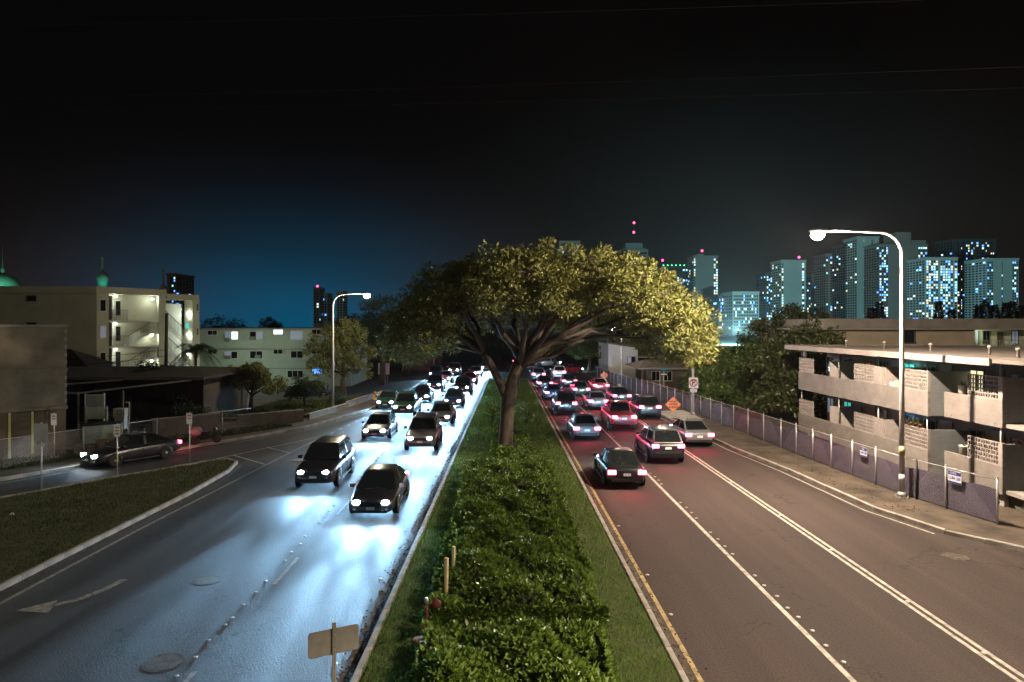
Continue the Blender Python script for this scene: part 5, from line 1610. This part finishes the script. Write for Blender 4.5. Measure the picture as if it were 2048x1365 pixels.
bx('fascia', 'fascia', t, 15.2, 23.2, 74.95, 74.997, 2.40, 2.58)
for x in (16.9, 18.2): window(t, None, x, x + .9, 1.1, 2.1, 76, ['glass', 'glass'], 'frame_w', 2)
bx('porch_post', 'inner', t, 15.6, 15.75, 75.2, 75.35, 0, 2.4)
rel(t)
# bus shelter with greenish light far left
t = thing('bus_shelter', 'green-lit bus shelter beside the far left pavement', 'shelter', (-12.6, 106, .1))
bx('roof', 'parapet', t, -2.6, 2.6, -.9, .9, 2.5, 2.62); bx('back_wall', 'inner', t, -2.5, 2.5, .7, .76, .1, 2.4)
for x in (-2.4, 2.4): bx('post', 'galv', t, x - .05, x + .05, -.8, -.7, 0, 2.5)
bx('light_panel', 'win_teal', t, -2.2, 2.2, .1, .3, 2.42, 2.495); bx('bench', 'wood', t, -1.8, 1.8, .2, .6, .42, .48); bx('bench_leg', 'galv', t, -1.6, -1.5, .3, .5, 0, .42); bx('bench_leg', 'galv', t, 1.5, 1.6, .3, .5, 0, .42)

# ================================================================== SKYLINE
M['t_grey'] = mat('tower_concrete', (.34, .34, .32), .9, .12, .02)
M['t_brown'] = mat('tower_brown_concrete', (.26, .215, .195), .9, .15, .02)
M['t_dark'] = mat('tower_dark_cladding', (.05, .055, .06), .7, .2, .02)
M['t_teal'] = mat('tower_pale_concrete', (.40, .46, .44), .9, .12, .02)
M['t_white'] = mat('tower_white_and_painted_light', (.52, .52, .49), .9, .1, .02)  # own white of one tower; painted-in light on the faint left ones
M['t_glass'] = mat('tower_dark_glass', (.02, .022, .025), .25, .2, .05)
SG = 'high-rise towers on the skyline'
def tower(label, u0, u1, vt, Y, wall, cols=None, vb=650, floor_px=5.2, litp=0.61, kinds=('win_cool', 'win_white', 'win_warm'), fill=.6, crown=None, beacon=None, depth=25, blank=None, fins=0, win='t_glass'):
    """slab at distance Y; cols = list of (u0,u1,n) window bays on its street face"""
    a, b = at(u0, vb, Y), at(u1, vt, Y)
    px = Y / 1365
    t = thing('tower', label, 'tower', ((a.x + b.x) / 2, Y + depth / 2, -.03), group=SG)
    H = b.z
    bx('shaft', wall, t, a.x, b.x, Y, Y + depth, -.03, H)
    bx('parapet', wall, t, a.x - .4, b.x + .4, Y - .4, Y + depth + .4, H + .01, H + 1.3)
    if crown:
        for (c0, c1, ct) in crown:
            p, q = at(c0, vt, Y), at(c1, ct, Y); bx('penthouse', wall, t, p.x, q.x, Y + 3, Y + depth - 3, H + 1.31, q.z)
    dark = MB(); lit = {k: MB() for k in kinds}
    nf = int((vb - vt - 5) / floor_px)
    for (c0, c1, n) in (cols or []):
        for i in range(n):
            w = (c1 - c0) / n
            for f in range(nf):
                v = vt + 4 + f * floor_px
                p, q = at(c0 + w * (i + .5 - fill / 2), v + floor_px * .62, Y), at(c0 + w * (i + .5 + fill / 2), v, Y)
                on = random.random() < litp
                bb = lit[random.choice(kinds)] if on else dark
                y0 = Y - .16 if not on else Y - .2
                bb.box(p.x, q.x, y0, Y - .01, p.z, q.z)
    # the flank that looks back towards the avenue
    if a.x > 60 or b.x < -60:
        xs_ = a.x if a.x > 60 else b.x
        sg = -1 if a.x > 60 else 1
        ns_ = 6; bal = MB()
        for i in range(ns_):
            w = depth / ns_
            for f in range(nf):
                z1 = H - (4 + f * floor_px) * px; z0 = z1 - floor_px * .55 * px
                on = random.random() < litp * .16
                bb = lit[random.choice(kinds)] if on else dark
                x0_, x1_ = sorted((xs_ + sg * .02, xs_ + sg * .2))
                bb.box(x0_, x1_, Y + w * (i + .22), Y + w * (i + .78), z0, z1)
    # slab edges
    sl = MB()
    for f in range(nf):
        z = H - (4 + f * floor_px + floor_px * .82) * px
        for (c0, c1, n) in (cols or []):
            p, q = at(c0, 600, Y), at(c1, 600, Y)
            sl.box(p.x, q.x, Y - .55, Y - .02, z - .18, z + .18)
    if sl.v: sl.build('floor_slab', wall, t, 'stuff', fixn=False)
    if dark.v: dark.build('window', win, t, 'stuff', fixn=False)
    for k, bb in lit.items():
        if bb.v: bb.build('lit_window', k, t, 'stuff', fixn=False)
    for k in range(fins):
        u = u0 + (u1 - u0) * (k + .5) / fins; p = at(u, vb, Y); bx('fin', wall, t, p.x - .5, p.x + .5, Y - 1.2, Y - .22, 0, H - 1)
    for (bu, bv, m) in (beacon or []):
        p = at(bu, bv, Y + depth / 2); s = 1.1 * px * 2
        MB().lathe([(.12, H + .5), (.10, p.z - s)], (p.x, Y + depth / 2, 0), 6).build('mast', 't_dark', t)
        MB().lathe([(s * .5, -s), (s, -.3 * s), (s, .3 * s), (s * .4, s)], (p.x, Y + depth / 2, p.z), 10).build('beacon', m, t)
    rel(t)
    return t
K3 = ('win_cool', 'win_white', 'win_warm'); KB = ('win_cool', 'win_blue', 'win_white')
tower('distant tower with stepped crown and a tall red-lit mast above the tree', 1254, 1296, 501, 900, 't_teal', [(1256, 1294, 1)], fill=.96, floor_px=6.5, litp=0.03, crown=[(1246, 1292, 497), (1252, 1286, 486)], beacon=[(1268, 446, 'redlight'), (1267.5, 465, 'redlight')])
t = tower('dark tower with a row of green roof lamps beside the tree crown', 1324, 1384, 535, 820, 't_dark', [(1330, 1382, 9)], litp=0.14, kinds=KB, beacon=[(1316 + 9, 521, 'redlight')])
for i in range(7):
    p = at(1327 + i * 8.3, 531, 820)
    o = MB().lathe([(.5, -.6), (.8, 0), (.4, .7)], (p.x, 820, p.z), 8).build('roof_lamp', 'greenlight', t); o.location = -t.location
tower('grey blank-faced slab tower with lit window strips on both edges', 1387, 1436, 514, 760, 't_grey', [(1387.5, 1391, 1), (1427, 1436, 2)], litp=0.62, crown=[(1396, 1409, 508)], beacon=[(1404, 502, 'redlight')])
tower('low office block with rows of blue-white lights beside the tree edge', 1437, 1464, 594, 520, 't_dark', [(1438, 1463, 9)], floor_px=7, litp=0.41, kinds=KB, vb=668)
tower('low gridded office block left of the bright cyan floodlight', 1465, 1518, 587, 500, 't_grey', [(1467, 1516, 15)], floor_px=6.4, litp=0.14, kinds=KB, fill=.7, vb=668)
tower('slim dark tower with a red beacon and scattered window lights', 1531, 1561, 549, 700, 't_dark', [(1533, 1560, 7)], litp=0.36, kinds=KB, beacon=[(1551, 545, 'redlight')])
tower('pale blank slab tower edged by window columns left of the lamp', 1562, 1612, 523, 640, 't_teal', [(1563, 1567, 1), (1603, 1609, 1)], litp=0.58, beacon=[(1598, 515, 'redlight')])
tower('narrow dark block right of the pale blank slab', 1613, 1622, 576, 660, 't_dark', [(1613.5, 1621, 2)], litp=0.43)
tower('brown slab tower directly below the glaring street lamp', 1624, 1650, 551, 720, 't_brown', [(1644, 1650, 1)], litp=0.51)
tower('broad brown tower with blue window column right under the lamp', 1651, 1697, 510, 690, 't_brown', [(1652, 1656, 1), (1660, 1688, 6)], litp=0.17, kinds=KB)
tower('dark tower with long vertical rows of lit windows', 1690, 1713, 490, 650, 't_dark', [(1692, 1712, 5)], litp=0.43)
tower('pale teal tower with vertical fins behind the lamp arm', 1714, 1758, 476, 630, 't_teal', [(1726, 1728, 1), (1742, 1746, 1), (1753, 1757, 1)], litp=0.36, fins=6)
tower('tallest brown slab with twin penthouses behind the lamp pole', 1758, 1855, 491, 600, 't_brown', [(1758.5, 1776, 4), (1836, 1854, 4), (1800, 1803, 1)], litp=0.43, crown=[(1795, 1826, 464), (1828, 1856, 480)], kinds=KB)
tower('white tower crowded with brightly lit windows', 1850, 1915, 518, 560, 't_white', [(1852, 1876, 5), (1880, 1906, 5), (1908, 1915, 1)], litp=0.61, kinds=('win_white', 'win_cool', 'win_warm', 'win_blue'))
tower('dark columned tower with a heavy cornice near the right edge', 1905, 1993, 481, 620, 't_dark', [(1908, 1990, 15)], litp=0.23, kinds=('win_white', 'win_blue', 'win_warm'), fins=9)
tower('pale grooved slab tower nearest the right picture edge', 1972, 2037, 520, 540, 't_teal', [(1974, 1986, 3), (2003, 2005, 1), (2024, 2036, 3)], litp=0.29, kinds=KB)
# left-hand distance
tower('small distant tower with a red beacon above the stair building', 334, 352, 551, 420, 't_grey', [(340, 351, 3)], litp=0.22, kinds=KB, beacon=[(338, 549, 'redlight')], vb=640)
tower('faint slim tower left of the left street lamp', 627, 639, 577, 800, 't_white', [(628, 638, 2)], litp=0.07, kinds=KB, beacon=[(635, 573, 'redlight')])  # white wall colour stands in for light and haze on the faint towers
tower('faint pale tower behind the left lamp pole', 642, 655, 588, 820, 't_white', [(643, 654, 2)], litp=0.07, kinds=KB)
tower('faint tower between the left lamp pole and its arm', 673, 686, 584, 840, 't_white', [(674, 685, 2)], litp=0.07, kinds=KB)
tower('flat-topped distant tower roof just showing over the tree crown', 1118, 1160, 484, 850, 't_grey', [(1120, 1158, 8)], litp=0.14, kinds=KB)

# mast at the cyan star; its strong beam is added to brighten the towers
p = at(1475, 660, 240)
t = thing('floodlight_mast', 'bright cyan floodlight below the gridded office block', 'floodlight', (p.x, 240, -.03))
MB().tube([(0, 0, 0), (0, 0, p.z)], [.16, .1], 8).build('mast', 'galv', t)
MB().obox((0, .25, p.z), (.5, 0, 0), (0, .2, 0), (0, 0, .3)).build('lamp_housing', 'black', t)
MB().obox((0, -.0, p.z), (.42, 0, 0), (0, .04, 0), (0, 0, .24)).build('lens', emat('cyan_floodlight_lens', (.15, .85, 1.0), 14), t)
light('added_tower_beam', 'SPOT', (0, .8, p.z), 2.9e6, (.42, .92, .98), t, .6, (R(97), 0, R(-17)), R(95), .6)

# green-domed building and minarets, far left
M['dome_g'] = mat('green_dome_copper', (.20, .42, .34), .6, .15, .3)
t = thing('domed_hall', 'green floodlit dome rising behind the cream building at the left edge', 'dome', (-109.3, 150, -.03))
pr = [(3.9, 13.5), (3.9, 15.2)] + [(3.8 * math.cos(R(a)), 15.2 + 3.4 * math.sin(R(a))) for a in range(0, 86, 8)]
MB().lathe(pr, n=28).build('dome', 'dome_g', t)
MB().lathe([(.5, 18.5), (.35, 19.0), (.5, 19.4), (.1, 20.0), (.06, 25.0)], n=10).build('finial', 'dome_g', t)
bx('hall', 'parapet', t, -9, 9, -6, 8, 0, 13.5)
light('dome_floodlight', 'POINT', (4, -8, 15.0), 1300, (.3, 1.0, .7), t, .3)
def minaret(label, u, Y, ztop, lit):
    p = at(u, 600, Y)
    t = thing('minaret', label, 'minaret', (p.x, Y, -.03), group='slim minarets behind the cream building')
    k = ztop
    MB().lathe([(1.35, 0), (1.35, k - 9.5), (1.7, k - 9.2), (1.7, k - 8.8), (1.25, k - 8.7), (1.2, k - 8.0), (1.5, k - 7.8), (1.5, k - 7.4), (1.05, k - 7.3), (1.05, k - 5.9), (1.2, k - 5.8)], n=14).build('shaft', 'dome_g' if lit else 't_grey', t)
    MB().lathe([(1.15, k - 5.8), (1.3, k - 5.0), (1.0, k - 4.2), (.45, k - 3.6), (.3, k - 3.3), (.16, k - 1.0), (.34, k - .7), (.34, k - .4), (.02, k)], n=14).build('cap', 't_grey', t)
    if lit: light('minaret_floodlight', 'POINT', (2.6, -3.0, k - 8.6), 420, (.15, 1.0, .75), t, .2)
minaret('green floodlit minaret above the cream building parapet', 205, 150, 7.2 + (652 - 510) * 150 / 1365, True)
minaret('dark unlit minaret beside the small distant tower', 326, 150, 7.2 + (652 - 538) * 150 / 1365, False)

# ================================================================== VEHICLES
def paint(name, c):
    m = mat(name, c, 0.28, 0, spec=0.6)
    m.node_tree.nodes['Principled BSDF'].inputs['Coat Weight'].default_value = 0.6
    return m
PAINTS = {k: paint(k + '_car_paint', c) for k, c in dict(silver=(.42, .43, .45), white=(.7, .7, .69), black=(.015, .015, .018), red=(.35, .02, .025),
          blue=(.02, .045, .13), grey=(.14, .145, .15), beige=(.42, .37, .29), green=(.012, .05, .03)).items()}
BODY = {
 'sedan': dict(sec=[(-2.30, .68, .30, .46, .56), (-2.18, .78, .22, .52, .66), (-1.75, .87, .20, .60, .78), (-.95, .90, .19, .68, .90), (0, .905, .19, .70, .93), (1.0, .905, .19, .73, .95), (1.75, .88, .22, .74, .97), (2.15, .80, .26, .70, .94), (2.28, .66, .34, .58, .84)],
      cab=[(-1.18, .80, .87), (-.28, .59, 1.39), (.85, .58, 1.42), (1.78, .74, .96)], wb=1.36, r=.32, hz=.62, tz=.76),
 'suv': dict(sec=[(-2.28, .74, .36, .62, .78), (-2.15, .84, .28, .66, .92), (-1.7, .92, .26, .74, 1.02), (-.9, .94, .26, .82, 1.10), (0, .945, .26, .84, 1.12), (1.0, .945, .26, .86, 1.14), (1.8, .93, .28, .88, 1.15), (2.2, .88, .32, .84, 1.12), (2.30, .78, .40, .72, 1.0)],
      cab=[(-.95, .84, 1.10), (-.25, .68, 1.70), (1.75, .66, 1.74), (2.22, .80, 1.13)], wb=1.36, r=.37, hz=.80, tz=.98),
 'pickup': dict(sec=[(-2.60, .68, .40, .66, .84), (-2.45, .88, .32, .70, .98), (-2.0, .95, .30, .78, 1.06), (-1.1, .96, .30, .84, 1.12), (0, .96, .30, .86, 1.12), (1.0, .96, .30, .86, 1.10), (1.9, .96, .32, .88, 1.10), (2.5, .94, .36, .86, 1.08), (2.6, .90, .44, .76, 1.04)],
      cab=[(-1.1, .84, 1.11), (-.45, .70, 1.72), (.65, .68, 1.74), (.95, .82, 1.11)], wb=1.6, r=.39, hz=.84, tz=.92),
}
_WH = {}
def wheel_meshes(r):
    if r not in _WH:
        ty = MB().lathe([(r * .66, -.10), (r * .95, -.11), (r, -.07), (r, .07), (r * .95, .11), (r * .66, .10)], n=20, axis='x')
        rm = MB().lathe([(r * .66, -.09), (r * .62, .07), (r * .30, .075), (r * .2, .10), (.01, .105)], n=14, axis='x')
        a = ty.build('tyre', 'rubber'); b = rm.build('rim', 'rim')
        _WH[r] = (a.data, b.data)
        bpy.data.objects.remove(a); bpy.data.objects.remove(b)
    return _WH[r]
def car(label, kind, col, x, y, rz=0.0, facing_cam=True, head=2700.0, tail=90.0, group='cars driving along the avenue', brake=False, lights=True, z=0.004, lit=True):
    """nose at local -y; (x, y) is the middle of the car"""
    B = BODY[kind]
    t = thing('car', label, 'car', (x, y, z), rz, group)
    P = PAINTS[col]
    rings = []
    for (yy, w, zl, zs, zt) in B['sec']:
        h = [(0, zl), (w * .86, zl), (w * .985, zl + .09), (w, zs), (w * .955, zt - .05), (w * .80, zt), (0, zt + .025)]
        rings.append([(a, yy, b) for a, b in h] + [(-a, yy, b) for a, b in h[-2:0:-1]])
    bo = MB().loft(rings).build('body', P, t)
    sm_ = bo.modifiers.new('round', 'SUBSURF'); sm_.levels = 1; sm_.render_levels = 1
    c = B['cab']
    def cp(i, s, dz=0, k=1.0): return Vector((s * c[i][1] * k, c[i][0], c[i][2] + dz))
    cab = MB()
    vs = [cp(i, s) for s in (-1, 1) for i in range(4)]
    cab._add(vs, [(0, 1, 2, 3), (4, 7, 6, 5), (0, 4, 5, 1), (1, 5, 6, 2), (2, 6, 7, 3), (0, 3, 7, 4)])
    # crowned roof
    r0, r1 = c[1], c[2]
    cab.loft([[(-r0[1], r0[0], r0[2]), (-r0[1] * .8, r0[0] + .06, r0[2] + .045), (r0[1] * .8, r0[0] + .06, r0[2] + .045), (r0[1], r0[0], r0[2])],
              [(-r1[1], r1[0], r1[2]), (-r1[1] * .8, r1[0] - .06, r1[2] + .045), (r1[1] * .8, r1[0] - .06, r1[2] + .045), (r1[1], r1[0], r1[2])]])
    co_ = cab.build('cabin', P, t)
    bv = co_.modifiers.new('soften', 'BEVEL'); bv.width = .045; bv.segments = 3; bv.limit_method = 'ANGLE'; bv.angle_limit = R(25)
    def pane(name, q, inset=.10, out=.007):
        q = [Vector(p) for p in q]
        cen = sum(q, Vector()) / len(q)
        n = (q[1] - q[0]).cross(q[2] - q[0]).normalized()
        if n.dot(cen - Vector((0, .3, .8))) < 0: n = -n
        k = [p.lerp(cen, inset) + n * out for p in q]
        poly = []
        for i in range(4):
            a, b_, c_ = k[i - 1], k[i], k[(i + 1) % 4]
            poly += [b_.lerp(a, .10), b_.lerp(a, .03).lerp(b_.lerp(c_, .03), .5), b_.lerp(c_, .10)]
        MB().quad(*poly).build(name, 'carglass', t, fixn=False)
    pane('windscreen', [cp(0, -1), cp(0, 1), cp(1, 1), cp(1, -1)])
    pane('rear_window', [cp(3, -1), cp(3, 1), cp(2, 1), cp(2, -1)], .13)
    for s in (-1, 1):
        mid = (c[1][0] + c[2][0]) / 2
        def sp(yy, top):
            if top: a, b = cp(1, s), cp(2, s); f = (yy - a.y) / (b.y - a.y)
            else: a, b = cp(0, s), cp(3, s); f = (yy - a.y) / (b.y - a.y)
            return a.lerp(b, f)
        pane('side_window', [cp(0, s), sp(mid, False), sp(mid, True), cp(1, s)], .12)
        pane('side_window', [sp(mid, False), cp(3, s), cp(2, s), sp(mid, True)], .12)
        m_ = MB().obox((s * (c[0][1] + .17), c[0][0] + .28, c[0][2] + .10), (.09, 0, 0), (0, .05, 0), (0, 0, .07))
        m_.build('wing_mirror', P, t)
    # trim: door seams, handles, sill
    ws = max(q[1] for q in B['sec'])
    for s in (-1, 1):
        for yy in (-.72, .22, 1.12):
            MB().box(*sorted((s * (ws - .006), s * (ws + .004))), yy - .006, yy + .006, B['sec'][3][2] + .14, B['sec'][3][3] + .04).build('door_seam', 'black', t)
        for yy in (.08, .98):
            MB().box(*sorted((s * (ws - .01), s * (ws + .022))), yy - .09, yy + .09, B['sec'][3][3] - .02, B['sec'][3][3] + .015).build('door_handle', 'chrome', t)
        MB().box(*sorted((s * (ws - .03), s * (ws + .012))), -B['wb'] + .42, B['wb'] - .42, B['sec'][3][2] + .0, B['sec'][3][2] + .07).build('side_sill', 'black', t)
        MB().bar((s * .42, c[0][0] - .12, c[0][2] + .035), (s * .05, c[0][0] - .03, c[0][2] + .07), .02, .015).build('wiper', 'black', t)
    MB().tube([(.35, c[2][0] - .1, c[2][2]), (.37, c[2][0] + .12, c[2][2] + .28)], [.008, .004], 5).build('aerial', 'black', t)
    # wheels
    ta, rb = wheel_meshes(B['r'])
    wmax = max(q[1] for q in B['sec'])
    for s in (-1, 1):
        for e in (-1, 1):
            MB().lathe([(B['r'] * 1.16, 0), (B['r'] * 1.16, .012)], (s * (wmax + (.0 if s > 0 else -.012)), e * B['wb'], B['r'] + .02), 18, 'x').build('wheel_arch', 'black', t)
            w = link('wheel', ta, t); w.location = (s * (wmax - .085), e * B['wb'], B['r'])
            rm = link('rim', rb, w)
            if s < 0: rm.rotation_euler = (0, 0, math.pi)
    f0, f1 = B['sec'][1], B['sec'][2]
    zf = B['hz']; yf = B['sec'][0][0]; yr = B['sec'][-1][0]
    for s in (-1, 1):
        hb = MB().loft([[(s * .54 + .135 * math.cos(a), yf + .015 + q, zf + .075 * math.sin(a)) for a in [k * math.pi / 6 for k in range(12)]] for q in (.16, .03, -.005)])
        hb.build('headlight', 'head_on' if lit else 'carglass', t)
        MB().obox((s * .66, yr - .03, B['tz']), (.17, 0, 0), (0, .05, 0), (0, 0, .085)).build('tail_light', ('brake_on' if brake else 'tail_on') if lit else 'sign_red', t)
        bx('fog_lamp', 'chrome', t, s * .6 - .06, s * .6 + .06, yf + .0, yf + .06, zf - .26, zf - .2)
    bx('grille', 'black', t, -.40, .40, yf - .012, yf + .03, zf - .13, zf + .03)
    bx('bumper', 'black', t, -.62, .62, yf - .02, yf + .08, zf - .36, zf - .27)
    bx('licence_plate', 'sign_w', t, -.16, .16, yf - .03, yf - .02, zf - .25, zf - .14)
    bx('bumper', 'black', t, -.68, .68, yr - .06, yr + .025, B['tz'] - .40, B['tz'] - .28)
    bx('licence_plate', 'sign_w', t, -.16, .16, yr - .005, yr + .012, B['tz'] - .16, B['tz'] - .04)
    if lights:
        for s in (-1, 1):
            light('headlight_beam', 'SPOT', (s * .54, yf - .10, zf), head * 2.6 * HEAD_W, (.36, .68, 1.0), t, .06, (R(90 - 1.3), 0, R(180) + s * R(.5)), R(15), 1.0)
            light('headlight_spill', 'SPOT', (s * .54, yf - .10, zf), head * .22 * HEAD_W, (.33, .66, 1.0), t, .06, (R(90 - 2.0), 0, R(180) + s * R(6)), R(110), 1.0)
        light('tail_light_glow', 'SPOT', (0, yr + .10, B['tz']), tail * TAIL_W, (1.0, .06, .16), t, .25, (R(70), 0, 0), R(150), .8)
    return t
GL = 'cars coming towards the bridge with headlights on'
GR = 'cars driving away with tail lamps on'
OR = ('nearest', 'second', 'third', 'fourth', 'fifth', 'sixth', 'seventh', 'eighth')
CN = {'suv': 'utility vehicle'}
def lane_x(x0, y, k):
    return x0 + k * max(0, y - 20)
for (x0, k_, where, q) in ((-4.95, .019, 'oncoming lane beside the median', ((27.6, 'sedan', 'black'), (41, 'suv', 'grey'), (51.5, 'sedan', 'grey'), (62, 'sedan', 'blue'), (73, 'pickup', 'black'), (85, 'sedan', 'red'), (98, 'sedan', 'grey'))),
                           (-8.4, .021, 'outer oncoming lane', ((32, 'suv', 'black'), (45, 'sedan', 'grey'), (56, 'pickup', 'green'), (66, 'sedan', 'black'), (76.5, 'suv', 'blue'), (88, 'sedan', 'silver'), (101, 'suv', 'grey'))),):
    for i, (y, kd, c) in enumerate(q):
        car('%s %s with headlights on, %s in the %s' % (c, CN.get(kd, kd), OR[i], where), kd, c, lane_x(x0, y, k_), y, 0.0, group=GL, head=6500)
car('dark green sedan in the turn lane behind the hatched triangle', 'sedan', 'green', -9.9, 61, 0.0, group=GL, head=6500)
car('blue utility vehicle at the far left bend beside the bus shelter', 'suv', 'blue', -8.7, 93, 0.0, group=GL, head=6500)
car('grey sedan with headlights showing just left of the forked trunk', 'sedan', 'grey', -2.2, 110, 0.0, group=GL, head=6500)
for (x0, k_, where, q) in ((5.7, -.010, 'away-going lane beside the yellow line', ((32.2, 'sedan', 'black'), (45, 'sedan', 'grey'), (57, 'suv', 'black'), (68, 'sedan', 'blue'), (79, 'sedan', 'black'), (90, 'suv', 'grey'))),
                           (8.9, -.012, 'middle away-going lane', ((37.5, 'suv', 'black'), (49.5, 'pickup', 'red'), (60.5, 'sedan', 'grey'), (71.5, 'sedan', 'green'), (82, 'sedan', 'black'), (94, 'suv', 'white'))),
                           (12.35, -.025, 'kerb lane going away', ((42.5, 'sedan', 'grey'), (54.5, 'suv', 'black'), (65, 'sedan', 'black'), (76, 'sedan', 'red')))):
    for i, (y, kd, c) in enumerate(q):
        car('%s %s with red tail lamps, %s in the %s' % (c, CN.get(kd, kd), OR[i], where), kd, c, lane_x(x0, y, k_), y, math.pi, group=GR, brake=True, tail=190, head=900)
car('red sedan turning right at the far junction', 'sedan', 'red', 10.6, 103, math.pi - .8, group=GR, brake=True, tail=170)
car('dark hatchback with headlights on leaving along the left side road', 'sedan', 'black', -19.6, 36.4, R(-33), group='cars on side streets', head=900)
car('dark car waiting at the far crossing with bluish headlights', 'sedan', 'blue', 3.9, 124, R(20), group='cars on side streets', head=200)
car('pinkish lit van crossing at the far end of the road', 'suv', 'silver', 8.3, 119, R(80), group='cars on side streets', head=200)
# parked cars, lamps off
for (lb, c, x, y, rz, zz) in (('black parked car under the palms left of the pale block', 'black', -28.4, 66, R(80), .115), ('silver parked car beside the pale block entrance', 'silver', -32.2, 69, R(75), .115),
                          ('dark parked car half hidden behind the small yard tree', 'blue', -19.0, 68, R(-70), .115), ('dark parked car beyond the pale green bin', 'black', -24.9, 44.0, R(60), .115)):
    car(lb, 'sedan', c, x, y, rz, group='parked cars with their lamps off', lights=False, lit=False, z=zz)

# ================================================================== night air
hz = MB().box(-2600, 2600, -260, 3100, -1.5, 165).build('haze', None, None, 'stuff')
tag(hz, 'thin humid night air hanging over the whole avenue', 'haze')
hm = bpy.data.materials.new('night_air')
hm.use_nodes = True
for n_ in list(hm.node_tree.nodes):
    if n_.type == 'BSDF_PRINCIPLED': hm.node_tree.nodes.remove(n_)
pv = hm.node_tree.nodes.new('ShaderNodeVolumePrincipled')
pv.inputs['Color'].default_value = (.95, .96, 1.0, 1)
pv.inputs['Density'].default_value = 0.00006
hm.node_tree.links.new(pv.outputs[0], hm.node_tree.nodes['Material Output'].inputs['Volume'])
hz.data.materials.append(hm)
cy.volume_bounces = 0
